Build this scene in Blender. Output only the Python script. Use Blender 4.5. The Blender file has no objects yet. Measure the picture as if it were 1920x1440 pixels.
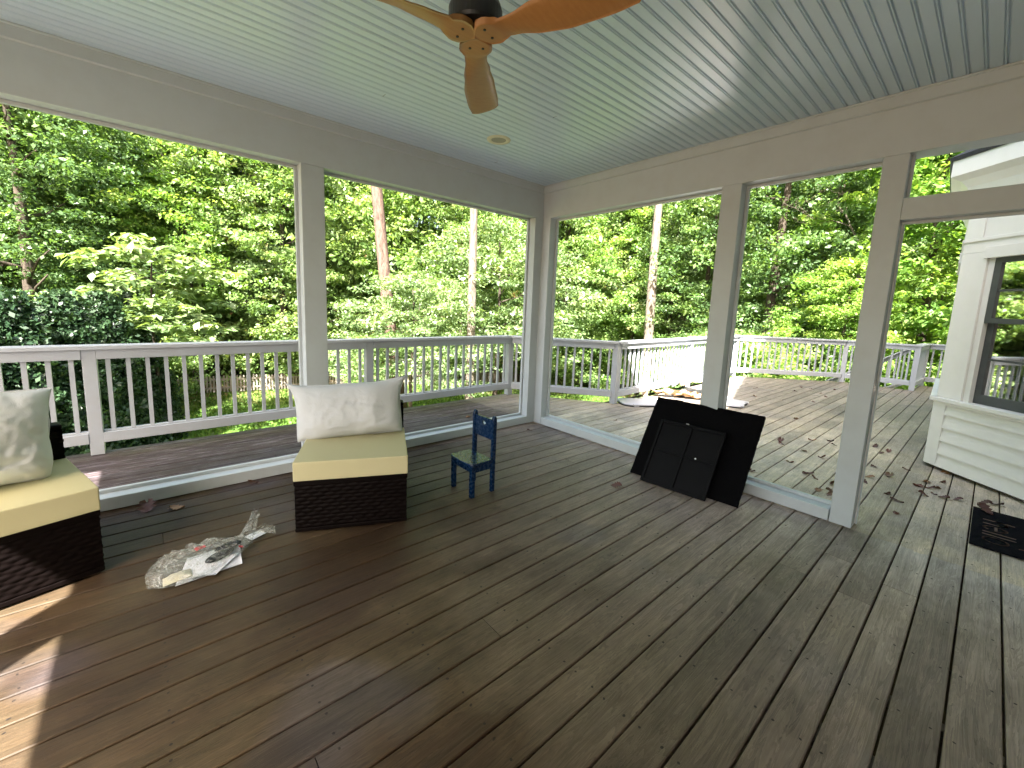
import bpy, math, random
import numpy as np
from mathutils import Vector, Matrix, noise
R=math.radians
random.seed(7); rng=np.random.default_rng(7)
sc=bpy.context.scene
col=sc.collection
CAM=(-3.540,-3.594,1.42)
GZ=-3.2

# ------------------------------------------------------------------ helpers
def tag(o,label=None,cat=None,group=None,kind=None):
    if label: o['label']=label
    if cat: o['category']=cat
    if group: o['group']=group
    if kind: o['kind']=kind
    return o
def empty(name,loc=(0,0,0),rz=0,label=None,cat=None,group=None):
    o=bpy.data.objects.new(name,None); o.empty_display_size=.1
    o.location=loc; o.rotation_euler=(0,0,rz); col.objects.link(o)
    return tag(o,label,cat,group)
class MB:
    def __init__(s): s.v=[];s.f=[];s.sm=False
    def add(s,vs,fs):
        n=len(s.v); s.v+= [tuple(v) for v in vs]; s.f+=[tuple(i+n for i in f) for f in fs]; return s
    def box(s,a,b,M=None):
        x0,y0,z0=[min(p,q) for p,q in zip(a,b)]; x1,y1,z1=[max(p,q) for p,q in zip(a,b)]
        vs=[(x0,y0,z0),(x1,y0,z0),(x1,y1,z0),(x0,y1,z0),(x0,y0,z1),(x1,y0,z1),(x1,y1,z1),(x0,y1,z1)]
        if M is not None: vs=[M@Vector(v) for v in vs]
        return s.add(vs,[(3,2,1,0),(4,5,6,7),(0,1,5,4),(1,2,6,5),(2,3,7,6),(3,0,4,7)])
    def prism(s,poly,z0,z1,M=None):
        n=len(poly)
        vs=[(p[0],p[1],z0) for p in poly]+[(p[0],p[1],z1) for p in poly]
        if M is not None: vs=[M@Vector(v) for v in vs]
        return s.add(vs,[tuple(range(n))[::-1],tuple(range(n,2*n))]+[(i,(i+1)%n,n+(i+1)%n,n+i) for i in range(n)])
    def tube(s,pts,rad,seg=8,caps=True):
        pts=[Vector(p) for p in pts]; rings=[]
        if not hasattr(rad,'__len__'): rad=[rad]*len(pts)
        up=Vector((0,0,1))
        base=len(s.v)
        for i,p in enumerate(pts):
            t=(pts[min(i+1,len(pts)-1)]-pts[max(i-1,0)]).normalized()
            a=t.cross(up)
            if a.length<.05: a=t.cross(Vector((0,1,0)))
            a.normalize(); b=a.cross(t)
            for k in range(seg):
                th=2*math.pi*k/seg
                s.v.append(tuple(p+(a*math.cos(th)+b*math.sin(th))*rad[i]))
        for i in range(len(pts)-1):
            for k in range(seg):
                q=base+i*seg; s.f.append((q+k,q+(k+1)%seg,q+seg+(k+1)%seg,q+seg+k))
        if caps:
            s.f.append(tuple(base+k for k in range(seg))[::-1]); e=base+(len(pts)-1)*seg
            s.f.append(tuple(e+k for k in range(seg)))
        return s
    def lathe(s,prof,seg=32,c=(0,0,0)):
        base=len(s.v)
        for r,z in prof:
            for k in range(seg):
                th=2*math.pi*k/seg; s.v.append((c[0]+r*math.cos(th),c[1]+r*math.sin(th),c[2]+z))
        for i in range(len(prof)-1):
            for k in range(seg):
                q=base+i*seg; s.f.append((q+k,q+(k+1)%seg,q+seg+(k+1)%seg,q+seg+k))
        return s
    def grid(s,nu,nv,fn):
        base=len(s.v)
        for j in range(nv+1):
            for i in range(nu+1): s.v.append(tuple(fn(i/nu,j/nv)))
        for j in range(nv):
            for i in range(nu):
                q=base+j*(nu+1)+i; s.f.append((q,q+1,q+nu+2,q+nu+1))
        return s
    def build(s,name,mat,parent=None,smooth=False,bevel=0,off=None):
        me=bpy.data.meshes.new(name)
        vs=s.v
        if off: vs=[(v[0]-off[0],v[1]-off[1],v[2]-off[2]) for v in vs]
        me.from_pydata(vs,[],s.f); me.update()
        me.materials.append(mat)
        if smooth: me.polygons.foreach_set('use_smooth',[True]*len(me.polygons))
        o=bpy.data.objects.new(name,me); col.objects.link(o)
        if parent is not None: o.parent=parent
        if bevel:
            m=o.modifiers.new('bevel','BEVEL'); m.width=bevel; m.segments=2; m.limit_method='ANGLE'; m.angle_limit=R(40)
        return o
def copy_obj(o,parent=None,loc=None):
    c=o.copy(); col.objects.link(c)
    if parent is not None: c.parent=parent
    if loc is not None: c.location=loc
    return c
def copy_tree(o,parent=None):
    c=copy_obj(o,parent)
    for ch in list(o.children): copy_tree(ch,c)
    return c

# ------------------------------------------------------------------ materials
class NT:
    def __init__(s,name):
        s.m=bpy.data.materials.new(name); s.m.use_nodes=True; s.n=s.m.node_tree.nodes; s.l=s.m.node_tree.links
        s.n.clear(); s.out=s.n.new('ShaderNodeOutputMaterial')
    def new(s,t,**k):
        n=s.n.new('ShaderNode'+t)
        for a,b in k.items():
            if a.startswith('i_'):
                key=a[2:]; key=int(key) if key.isdigit() else key.replace('_',' ')
                if isinstance(b,bpy.types.NodeSocket): s.l.new(b,n.inputs[key])
                else: n.inputs[key].default_value=b
            else: setattr(n,a,b)
        return n
    def math(s,op,a,b=0.0,c=0.0,clamp=False):
        n=s.new('Math',operation=op,use_clamp=clamp)
        for i,x in enumerate((a,b,c)):
            if isinstance(x,bpy.types.NodeSocket): s.l.new(x,n.inputs[i])
            else: n.inputs[i].default_value=x
        return n.outputs[0]
    def ramp(s,f,stops,interp='LINEAR'):
        n=s.new('ValToRGB'); s.l.new(f,n.inputs[0]); n.color_ramp.interpolation=interp
        e=n.color_ramp.elements
        while len(e)<len(stops): e.new(.5)
        for q,(p,c) in zip(e,stops):
            q.position=p; q.color=(c if hasattr(c,'__len__') else (c,c,c))[:3]+(1,) if hasattr(c,'__len__') else (c,c,c,1)
        return n.outputs[0]
    def mix(s,f,a,b,blend='MIX'):
        n=s.new('Mix',data_type='RGBA',blend_type=blend)
        for i,x in ((0,f),(6,a),(7,b)):
            if isinstance(x,bpy.types.NodeSocket): s.l.new(x,n.inputs[i])
            else: n.inputs[i].default_value=x if i==0 else (x+(1,) if len(x)==3 else x)
        return n.outputs[2]
    def noise(s,vec,scale,detail=4,rough=.55,dist=0):
        n=s.new('TexNoise',i_Scale=scale,i_Detail=detail,i_Roughness=rough,i_Distortion=dist)
        if vec is not None: s.l.new(vec,n.inputs['Vector'])
        return n.outputs[0]
    def coord(s,kind='Object',scale=None,off=None):
        t=s.new('TexCoord').outputs[kind]
        if scale is None and off is None: return t
        m=s.new('Mapping'); s.l.new(t,m.inputs[0])
        if scale: m.inputs['Scale'].default_value=scale
        if off is not None: s.l.new(off,m.inputs['Location'])
        return m.outputs[0]
    def bsdf(s,color,rough=.5,bump=None,bstr=.3,bdist=.01,**k):
        b=s.new('BsdfPrincipled')
        for key,x in (('Base Color',color),('Roughness',rough)):
            if isinstance(x,bpy.types.NodeSocket): s.l.new(x,b.inputs[key])
            else: b.inputs[key].default_value=x if key=='Roughness' else tuple(x)+(1,)
        for a,x in k.items(): b.inputs[a.replace('_',' ')].default_value=x
        if bump is not None:
            n=s.new('Bump',i_Strength=bstr,i_Distance=bdist); s.l.new(bump,n.inputs['Height']); s.l.new(n.outputs[0],b.inputs['Normal'])
        return b.outputs[0]
    def done(s,sh): s.l.new(sh,s.out.inputs[0]); return s.m

def paint(name,c,rough=.45,dirt=.12,dirtc=(.25,.23,.18),scale=6,bump=.15,spec=.4):
    t=NT(name); v=t.coord()
    n1=t.noise(v,scale,6,.65); n2=t.noise(v,scale*9,4)
    f=t.math('MULTIPLY',t.ramp(n1,[(.45,0.0),(.8,1.0)]),dirt)
    cc=t.mix(f,c,dirtc)
    r=t.math('MULTIPLY_ADD',n2,.2,rough-.1)
    return t.done(t.bsdf(cc,r,bump=n2,bstr=bump,bdist=.003,Specular_IOR_Level=spec))
M={}
M['white']=paint('white_trim_paint',(.485,.53,.55),.42,.15)
M['rail']=paint('rail_paint',(.38,.405,.445),.5,.3,(.33,.30,.27),7,.3)
M['siding']=paint('siding_paint',(.74,.74,.72),.5,.10)
def ceil_mat():
    t=NT('ceiling_paint'); g=t.coord('Object',(.5,7.4,1)); n=t.noise(g,1.0,2,.5); n2=t.noise(t.coord('Object',(1,1,1)),.9,3)
    c=t.mix(n,(.52,.64,.75),(.56,.68,.79))
    return t.done(t.bsdf(c,t.math('MULTIPLY_ADD',n2,.08,.26),Specular_IOR_Level=.5))
M['ceil']=ceil_mat()
M['grey_sash']=paint('grey_sash_paint',(.060,.066,.070),.5,.2,(.2,.2,.19))
M['black_metal']=paint('black_metal',(.012,.012,.013),.35,.1)
M['cream_plastic']=paint('cream_plastic',(.62,.58,.45),.4,.05)
M['lens']=paint('grey_lens',(.30,.28,.24),.5,.05)
M['navy']=paint('navy_gloss_paint',(.004,.020,.060),.27,.0,(.01,.03,.08),5,.03,.4)
M['metal']=NT('steel'); M['metal']=M['metal'].done(M['metal'].bsdf((.5,.5,.5),.35,Metallic=.9))
M['dark']=paint('dark_interior',(.03,.025,.02),.8,.2)

def foam_mat():
    t=NT('yellow_foam'); v=t.coord(); n=t.noise(v,90,4); n2=t.noise(v,3,3)
    c=t.mix(n2,(.50,.47,.29),(.45,.42,.25))
    return t.done(t.bsdf(c,.9,bump=n,bstr=.25,bdist=.002,Specular_IOR_Level=.1))
M['foam']=foam_mat()
def cloth_mat():
    t=NT('white_nonwoven_cloth'); v=t.coord(); n=t.noise(v,16,6,.6,1.5); n2=t.noise(v,4,3)
    f=t.noise(v,260,3)
    h=t.math('MULTIPLY_ADD',f,.06,n)
    c=t.mix(n2,(.62,.65,.67),(.56,.585,.60))
    b=t.bsdf(c,.75,bump=h,bstr=.35,bdist=.010,Specular_IOR_Level=.25)
    tr=t.new('BsdfTranslucent',i_Color=(.6,.58,.5,1)).outputs[0]
    mx=t.new('MixShader',i_0=.2,i_1=b,i_2=tr).outputs[0]
    return t.done(mx)
M['cloth']=cloth_mat()
def wicker_mat():
    t=NT('dark_wicker'); v=t.coord(); n=t.noise(v,40,4)
    c=t.mix(n,(.0045,.0026,.0024),(.002,.0013,.0012))
    return t.done(t.bsdf(c,.5,bump=n,bstr=.1,bdist=.002,Specular_IOR_Level=.07))
M['wicker']=wicker_mat()
def felt_mat():
    t=NT('black_felt_board'); v=t.coord(); n=t.noise(v,60,6,.7)
    return t.done(t.bsdf(t.mix(n,(.002,.002,.0024),(.006,.006,.0068)),.95,bump=n,bstr=.8,bdist=.004,Specular_IOR_Level=.03))
M['felt']=felt_mat()
M['blackplastic']=paint('black_plastic',(.0045,.0047,.0055),.55,.3,(.009,.009,.010),10,.1,.08)
M['paper']=paint('white_paper',(.72,.73,.80),.6,.03)
M['red']=paint('red_plastic',(.55,.02,.03),.4,.05)
M['lidgrey']=paint('pale_grey_plastic',(.42,.42,.47),.45,.2)
M['cardboard']=paint('tan_cardboard',(.60,.40,.22),.8,.1)
M['palewood']=paint('pale_timber',(.50,.38,.27),.7,.2)
M['matfab']=paint('black_mat_pile',(.004,.0045,.007),.95,.2,(.008,.008,.012),60,.6,.05)
M['matink']=paint('mat_lettering',(.11,.062,.045),.9,.2)
M['shingle']=paint('dark_shingles',(.035,.037,.045),.8,.4,(.08,.08,.09),30,.6)
def clear_mat():
    t=NT('clear_plastic_film'); v=t.coord(); n=t.noise(v,30,5,.6,1.5)
    tr=t.new('BsdfTransparent',i_Color=(.93,.95,.94,1)).outputs[0]
    b=t.bsdf((.70,.72,.70),.25,bump=n,bstr=.9,bdist=.02,Specular_IOR_Level=.9)
    f=t.ramp(t.noise(v,26,4,.6,2.0),[(.42,.07),(.70,.45)])
    return t.done(t.new('MixShader',i_0=f,i_1=tr,i_2=b).outputs[0])
M['clear']=clear_mat()
def glass_mat():
    t=NT('window_glass')
    tr=t.new('BsdfTransparent',i_Color=(.86,.88,.86,1)).outputs[0]
    g=t.new('BsdfGlossy',i_Roughness=.02,i_Color=(.9,.9,.9,1)).outputs[0]
    fr=t.new('Fresnel',i_IOR=1.5).outputs[0]
    f=t.math('MULTIPLY_ADD',fr,1.3,.05,True)
    return t.done(t.new('MixShader',i_0=f,i_1=tr,i_2=g).outputs[0])
M['glass']=glass_mat()
def fanwood():
    t=NT('fan_blade_wood'); v=t.coord('Object',(3,40,40)); n=t.noise(v,2,5,.6,.5)
    c=t.mix(n,(.42,.21,.068),(.30,.13,.038))
    return t.done(t.bsdf(c,.38,bump=n,bstr=.1,bdist=.002))
M['fanwood']=fanwood()

PITCH=.1426; Y0=-3.655
def deck_mat():
    t=NT('deck_boards'); g=t.new('NewGeometry'); rnd=g.outputs['Random Per Island']
    off=t.new('CombineXYZ',i_0=t.math('MULTIPLY',rnd,37.0),i_1=t.math('MULTIPLY',rnd,91.0),i_2=t.math('MULTIPLY',rnd,13.0)).outputs[0]
    v=t.coord('Object',(1.1,13,3),off); v2=t.coord('Object',(3,150,9),off); raw=t.coord()
    grain=t.noise(v,1.6,6,.6,1.4); fine=t.noise(v2,1.0,4,.6); blot=t.noise(raw,1.1,4,.6); blot2=t.noise(raw,5,5,.65)
    sp=t.new('SeparateXYZ',i_0=raw); X,Y=sp.outputs[0],sp.outputs[1]
    # ring figure (cathedral grain)
    rings=t.math('FRACT',t.math('MULTIPLY',grain,9.0)); rings=t.ramp(rings,[(0,0.0),(.12,1.0),(.5,.55),(1,.0)])
    gl=t.ramp(grain,[(.3,0.0),(.7,1.0)])
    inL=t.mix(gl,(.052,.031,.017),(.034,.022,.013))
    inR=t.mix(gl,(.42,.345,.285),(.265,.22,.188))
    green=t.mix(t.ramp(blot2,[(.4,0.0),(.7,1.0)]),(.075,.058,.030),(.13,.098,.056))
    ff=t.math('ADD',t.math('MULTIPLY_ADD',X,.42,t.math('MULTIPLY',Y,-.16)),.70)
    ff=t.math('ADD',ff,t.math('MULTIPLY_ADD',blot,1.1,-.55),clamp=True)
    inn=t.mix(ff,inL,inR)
    door_sheen=t.math('MULTIPLY',t.ramp(t.math('MULTIPLY_ADD',blot,.7,t.math('MULTIPLY_ADD',X,.8,.65)),[(.35,0.0),(.95,1.0)]),t.ramp(t.math('MULTIPLY_ADD',Y,-1.0,-2.6),[(0,0.0),(.8,1.0)]))  # skylight sheen by the doorway, painted in as paler board colour
    inn=t.mix(t.math('MULTIPLY',door_sheen,.9),inn,t.mix(gl,(.62,.57,.52),(.44,.40,.37)))
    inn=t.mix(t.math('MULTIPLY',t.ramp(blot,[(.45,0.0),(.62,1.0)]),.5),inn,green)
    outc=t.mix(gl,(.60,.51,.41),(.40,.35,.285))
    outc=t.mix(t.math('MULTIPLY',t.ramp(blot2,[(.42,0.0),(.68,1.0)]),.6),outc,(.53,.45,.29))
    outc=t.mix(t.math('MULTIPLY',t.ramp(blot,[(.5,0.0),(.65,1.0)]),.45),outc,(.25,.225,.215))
    far=t.ramp(t.math('ADD',t.math('MULTIPLY_ADD',X,.14,t.math('MULTIPLY',blot,.5)),t.math('MULTIPLY',Y,.06)),[(.35,0.0),(.75,1.0)])  # painted darkening of the distant deck, standing in for weaker skylight
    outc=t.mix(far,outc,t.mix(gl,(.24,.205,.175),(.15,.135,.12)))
    wear=t.ramp(t.noise(t.coord('Object',(2.2,26,3),off),1.5,7,.75),[(.53,0.0),(.63,1.0)])
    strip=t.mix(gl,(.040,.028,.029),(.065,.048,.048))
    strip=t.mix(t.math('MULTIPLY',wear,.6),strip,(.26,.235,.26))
    wob=t.math('MULTIPLY_ADD',blot2,.14,-.07)
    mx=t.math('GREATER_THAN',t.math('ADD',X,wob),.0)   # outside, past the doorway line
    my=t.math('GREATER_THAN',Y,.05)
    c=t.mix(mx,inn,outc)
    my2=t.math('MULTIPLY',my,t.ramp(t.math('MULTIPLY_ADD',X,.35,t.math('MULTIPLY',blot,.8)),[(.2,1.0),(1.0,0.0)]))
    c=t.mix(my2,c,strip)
    # old stain patches indoors
    st=t.ramp(t.noise(raw,.8,3,.5),[(.55,0.0),(.6,1.0)])
    c=t.mix(t.math('MULTIPLY',st,.25),c,(.10,.095,.12))
    br=t.math('MULTIPLY_ADD',rnd,.42,.80)
    b3=t.noise(t.coord('Object',(2.2,6,2),off),1.3,5,.65,.6)
    br=t.math('MULTIPLY',br,t.math('MULTIPLY_ADD',b3,1.1,.45))
    br=t.math('MULTIPLY',br,t.math('MULTIPLY_ADD',fine,.8,.61))
    br=t.math('MULTIPLY',br,t.math('MULTIPLY_ADD',rings,-.34,1.13))
    cb=t.new('CombineXYZ',i_0=br,i_1=br,i_2=br).outputs[0]
    c=t.mix(1.0,c,cb,'MULTIPLY')
    # screw heads over each joist
    ux=t.math('SUBTRACT',t.math('MODULO',t.math('ADD',X,40.64+.11),.4064),.2)
    yy=t.math('MODULO',t.math('ADD',Y,14.26*2-Y0-14.26*2+PITCH*200),PITCH)
    uy=t.math('SUBTRACT',t.math('ABSOLUTE',t.math('SUBTRACT',yy,PITCH/2)),.042)
    ux=t.math('ADD',ux,t.math('MULTIPLY_ADD',t.noise(raw,9,1),.05,-.025))
    d=t.math('SQRT',t.math('ADD',t.math('MULTIPLY',ux,ux),t.math('MULTIPLY',uy,uy)))
    nail=t.math('LESS_THAN',d,.0048)
    c=t.mix(t.math('MULTIPLY',nail,.85),c,(.012,.01,.009))
    specks=t.ramp(t.noise(t.coord('Object',(5,22,3),off),3.0,3,.6),[(.68,0.0),(.74,1.0)])
    c=t.mix(t.math('MULTIPLY',specks,.5),c,(.03,.025,.02))
    rough=t.math('MULTIPLY_ADD',blot2,.35,.36)
    h=t.math('ADD',t.math('MULTIPLY',fine,.6),t.math('MULTIPLY',rings,-.25))
    h=t.math('ADD',h,t.math('MULTIPLY',nail,-1.5))
    return t.done(t.bsdf(c,rough,bump=h,bstr=.45,bdist=.004,Specular_IOR_Level=.22))
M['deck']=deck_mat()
def ground_mat():
    t=NT('lawn_ground'); v=t.coord(); n=t.noise(v,.35,4); n2=t.noise(v,6,6,.7); n3=t.noise(v,.12,3)
    g=t.mix(n2,(.030,.075,.012),(.085,.155,.028))
    lit=t.mix(n2,(.10,.06,.03),(.22,.15,.085))
    sp=t.new('SeparateXYZ',i_0=v)
    # woods floor (leaf litter) beyond the fence, lawn before it
    dist=t.math('SQRT',t.math('ADD',t.math('MULTIPLY',sp.outputs[0],sp.outputs[0]),t.math('MULTIPLY',sp.outputs[1],sp.outputs[1])))
    f=t.ramp(t.math('MULTIPLY_ADD',n,6.0,t.math('ADD',dist,-3.0)),[(0,0.0),(1,1.0)])
    fm=t.math('MULTIPLY_ADD',dist,1/6.0,t.math('MULTIPLY_ADD',n,1.4,-3.3),True)
    c=t.mix(fm,g,lit)
    bare=t.ramp(n,[(.56,0.0),(.64,1.0)])
    c=t.mix(t.math('MULTIPLY',bare,.55),c,(.25,.18,.10))
    return t.done(t.bsdf(c,.95,bump=n2,bstr=1,bdist=.05,Specular_IOR_Level=.1))
M['ground']=ground_mat()
def leaf_mat(name,stops,trans=.38,hue_r=.0,spec=.35):
    t=NT(name); a=t.new('Attribute',attribute_name='rnd').outputs['Fac']
    oi=t.new('ObjectInfo').outputs['Random']
    f=t.math('ADD',a,t.math('MULTIPLY_ADD',oi,.16,-.08),clamp=True)
    c=t.ramp(f,stops)
    b=t.bsdf(c,.45,Specular_IOR_Level=spec)
    c2=t.mix(1.0,c,(1.45,1.45,.6),'MULTIPLY')
    tr=t.new('BsdfTranslucent',i_Color=c2).outputs[0]
    return t.done(t.new('MixShader',i_0=trans,i_1=b,i_2=tr).outputs[0])
M['leaf']=leaf_mat('leaf_mid_green',[(0,(.075,.14,.045)),(.4,(.13,.215,.066)),(.75,(.20,.29,.095)),(.97,(.28,.33,.12)),(1,(.32,.19,.07))])
M['leafdark']=leaf_mat('leaf_dark_green',[(0,(.050,.10,.038)),(.5,(.090,.16,.056)),(1,(.15,.235,.08))],.4)
M['leafyel']=leaf_mat('leaf_yellow_green',[(0,(.085,.18,.040)),(.5,(.165,.28,.058)),(.9,(.27,.37,.095)),(1,(.34,.38,.11))],.45)
M['leafpale']=leaf_mat('leaf_pale_green',[(0,(.08,.13,.055)),(.5,(.14,.21,.085)),(.9,(.22,.29,.11)),(1,(.36,.27,.11))],.3,spec=.5)
M['needle']=leaf_mat('evergreen_sprays',[(0,(.012,.030,.014)),(.6,(.022,.050,.020)),(1,(.04,.075,.028))],.15)
def bark_mat(name,a,b):
    t=NT(name); v=t.coord('Object',(9,9,1.6)); n=t.noise(v,1.5,6,.7,.8)
    f=t.ramp(n,[(.35,0.0),(.6,1.0)])
    return t.done(t.bsdf(t.mix(f,a,b),.9,bump=n,bstr=.9,bdist=.04,Specular_IOR_Level=.15))
M['bark']=bark_mat('brown_bark',(.028,.022,.017),(.075,.060,.047))
M['pinebark']=bark_mat('pine_bark',(.045,.03,.024),(.15,.10,.08))
M['palebark']=bark_mat('pale_bark',(.06,.048,.038),(.18,.155,.125))
M['fence']=paint('weathered_picket',(.20,.18,.15),.8,.4,(.15,.12,.09))
M['dryleaf']=NT('dry_leaf_brown'); _t=M['dryleaf']; _o=_t.new('ObjectInfo').outputs['Random']
M['dryleaf']=_t.done(_t.bsdf(_t.ramp(_o,[(0,(.085,.034,.024)),(.35,(.13,.048,.034)),(.6,(.045,.026,.018)),(.8,(.20,.11,.055)),(1,(.27,.14,.06))]),.6))

# ------------------------------------------------------------------ world, sun, camera
SUN_EL,TRAVEL=50.0,math.atan2(.66,.75)
w=bpy.data.worlds.new('World'); sc.world=w; w.use_nodes=True
wn=w.node_tree.nodes; wl=w.node_tree.links; wn.clear()
sky=wn.new('ShaderNodeTexSky'); sky.sky_type='NISHITA'; sky.sun_disc=False
sky.sun_elevation=R(SUN_EL); 
tosun=Vector((-math.cos(TRAVEL)*math.cos(R(SUN_EL)),-math.sin(TRAVEL)*math.cos(R(SUN_EL)),math.sin(R(SUN_EL))))
sky.sun_rotation=math.atan2(tosun.x,tosun.y)
sky.dust_density=4.0; sky.ozone_density=.3; sky.air_density=.9
bg=wn.new('ShaderNodeBackground'); bg.inputs[1].default_value=.10
wo=wn.new('ShaderNodeOutputWorld'); 
mx=wn.new('ShaderNodeMix'); mx.data_type='RGBA'; mx.blend_type='MULTIPLY'; mx.inputs[0].default_value=1; mx.inputs[7].default_value=(1.08,1.0,.88,1)
wl.new(sky.outputs[0],mx.inputs[6]); wl.new(mx.outputs[2],bg.inputs[0]); wl.new(bg.outputs[0],wo.inputs[0])
ld=bpy.data.lights.new('sun','SUN'); ld.energy=5.0; ld.angle=R(.5); ld.color=(1,.965,.90)
lo=bpy.data.objects.new('sun',ld); col.objects.link(lo); lo.rotation_euler=tosun.to_track_quat('Z','Y').to_euler()
cd=bpy.data.cameras.new('camera'); cam=bpy.data.objects.new('camera',cd); col.objects.link(cam)
cd.sensor_width=36; cd.lens=782.25/1920*36; cd.clip_end=500; cd.clip_start=.05
cd.shift_x=1.84/1920; cd.shift_y=-39.77/1920
cam.location=CAM; cam.rotation_euler=(1.4344,-.0394,-.7115)
sc.camera=cam
sc.view_settings.view_transform='Standard'; sc.view_settings.look='None'
sc.view_settings.exposure=3.3; sc.view_settings.gamma=1
sc.cycles.max_bounces=8; sc.cycles.diffuse_bounces=5; sc.cycles.glossy_bounces=3
sc.cycles.transparent_max_bounces=16; sc.cycles.transmission_bounces=4
sc.cycles.use_denoising=True

# ------------------------------------------------------------------ ground
m=MB(); m.grid(40,40,lambda u,v:((u-.5)*400,(v-.5)*400,GZ+ .0*u))
tag(m.build('ground',M['ground']),kind='structure')

# ------------------------------------------------------------------ deck
HOUSEY=-4.95
deck_poly=[(-9,HOUSEY-.3),(-9,1.40),(.83,1.46),(1.80,.02),(6.72,.20),(8.33,-1.50),(8.40,-2.62),(9.58,-2.62),(9.75,-8.0),(5.0,-8.0),(5.0,HOUSEY-.3)]
def clip(poly,axis,val,keep_less):
    out=[];n=len(poly)
    for i in range(n):
        a,b=poly[i],poly[(i+1)%n]
        ia=(a[axis]<=val)==keep_less; ib=(b[axis]<=val)==keep_less
        if ia: out.append(a)
        if ia!=ib:
            t=(val-a[axis])/(b[axis]-a[axis]); out.append((a[0]+t*(b[0]-a[0]),a[1]+t*(b[1]-a[1])))
    return out
def dedupe(p):
    o=[]
    for q in p:
        if not o or math.dist(o[-1],q)>1e-4: o.append(q)
    if len(o)>1 and math.dist(o[0],o[-1])<1e-4: o.pop()
    return o
m=MB()
i0=math.floor((-8.0-Y0)/PITCH); i1=math.ceil((1.5-Y0)/PITCH)
for i in range(i0,i1+1):
    ya=Y0+i*PITCH+.0042; yb=Y0+(i+1)*PITCH-.0042
    row=clip(clip(deck_poly,1,ya,False),1,yb,True)
    if len(row)<3: continue
    x=-9-random.random()*3
    while x<10:
        L=random.choice([4.27,4.88,5.49]); xa,xb=x+.0015,x+L-.0015; x+=L
        pc=dedupe(clip(clip(row,0,xa,False),0,xb,True))
        if len(pc)<3: continue
        area=sum(pc[k][0]*pc[(k+1)%len(pc)][1]-pc[(k+1)%len(pc)][0]*pc[k][1] for k in range(len(pc)))/2
        if abs(area)<.002: continue
        if area<0: pc=pc[::-1]
        dz=random.uniform(-.0012,.0012)
        e=.0035
        cx=[p[1] for p in pc]
        # top with slightly rounded long edges
        top=[(p[0],min(max(p[1],ya+e),yb-e)) for p in pc]
        n=len(pc); b=len(m.v)
        m.v+= [(p[0],p[1],-.034) for p in pc]+[(p[0],p[1],-.0035+dz) for p in pc]+[(p[0],p[1],dz) for p in top]
        m.f.append(tuple(range(b,b+n))[::-1]); m.f.append(tuple(range(b+2*n,b+3*n)))
        for k in range(n):
            k2=(k+1)%n
            m.f.append((b+k,b+k2,b+n+k2,b+n+k)); m.f.append((b+n+k,b+n+k2,b+2*n+k2,b+2*n+k))
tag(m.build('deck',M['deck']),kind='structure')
# joists and rim boards seen through the gaps and at the edges
m=MB()
for k in range(47):
    x=-8.8+k*.4064
    ys=[]
    n=len(deck_poly)
    for i in range(n):
        a,b=deck_poly[i],deck_poly[(i+1)%n]
        if (a[0]-x)*(b[0]-x)<0: ys.append(a[1]+(x-a[0])/(b[0]-a[0])*(b[1]-a[1]))
    ys.sort()
    for a,b in zip(ys[::2],ys[1::2]): m.box((x-.019,a+.05,-.26),(x+.019,b-.05,-.0345))
for i in range(len(deck_poly)):
    a=Vector(deck_poly[i]+(0,)); b=Vector(deck_poly[(i+1)%len(deck_poly)]+(0,)); d=(b-a).normalized(); nn=Vector((d.y,-d.x,0))
    a2=a+nn*.018; b2=b+nn*.018
    m.add([(*p.xy,z) for p in (a2,b2,b2+nn*.03,a2+nn*.03) for z in (-.27,-.0345)],[(0,2,3,1),(2,4,5,3),(4,6,7,5),(6,0,1,7),(1,3,5,7),(0,6,4,2)])
tag(m.build('deck_joists',M['bark']),kind='structure')
for k,(x,y) in enumerate([(-8.6,1.2),(-5,1.2),(-1.6,1.2),(.7,1.2),(1.8,-.2),(4.3,0),(6.5,0),(8.1,-1.6),(9.4,-2.9),(9.5,-5.5)]):
    m=MB(); m.box((-.07,-.07,0),(.07,.07,-GZ-.27)); m.box((-.11,-.11,-.0),(.11,.11,.06))
    o=m.build('deck_support_post',M['palewood']); o.location=(x,y,GZ)
    tag(o,'square timber post holding up the deck edge','post','deck support posts')

m=MB()
for gy in (-3.2,-1.5,0.05): m.box((-8.9,gy-.03,-.52),(1.5 if gy>0 else 8,gy+.03,-.262))  # beams added to block the sunlit lawn glinting through board gaps
tag(m.build('gap_blocker_beams',M['bark']),kind='structure')
m=MB(); m.add([(-8.9,-8,GZ+.004),(9.6,-8,GZ+.004),(9.6,-1.5,GZ+.004),(6,.2,GZ+.004),(1.5,.3,GZ+.004),(.6,1.2,GZ+.004),(-8.9,1.2,GZ+.004)],[tuple(range(7))]); tag(m.build('underdeck_dark_sheet',M['dark']),kind='structure')  # dark sheet added so the gaps stay dark instead of showing lit grass
# ------------------------------------------------------------------ porch
WX=-5.26; H=2.79; BH=2.43; PD=.12; BD=.17
porch=empty('porch',(0,0,0),0,'white painted covered porch with blue-green beadboard ceiling and open bays','porch')
def part(mb,name,mat,bevel=.003,parent=porch,**k): return mb.build(name,mat,parent,bevel=bevel,**k)
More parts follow.
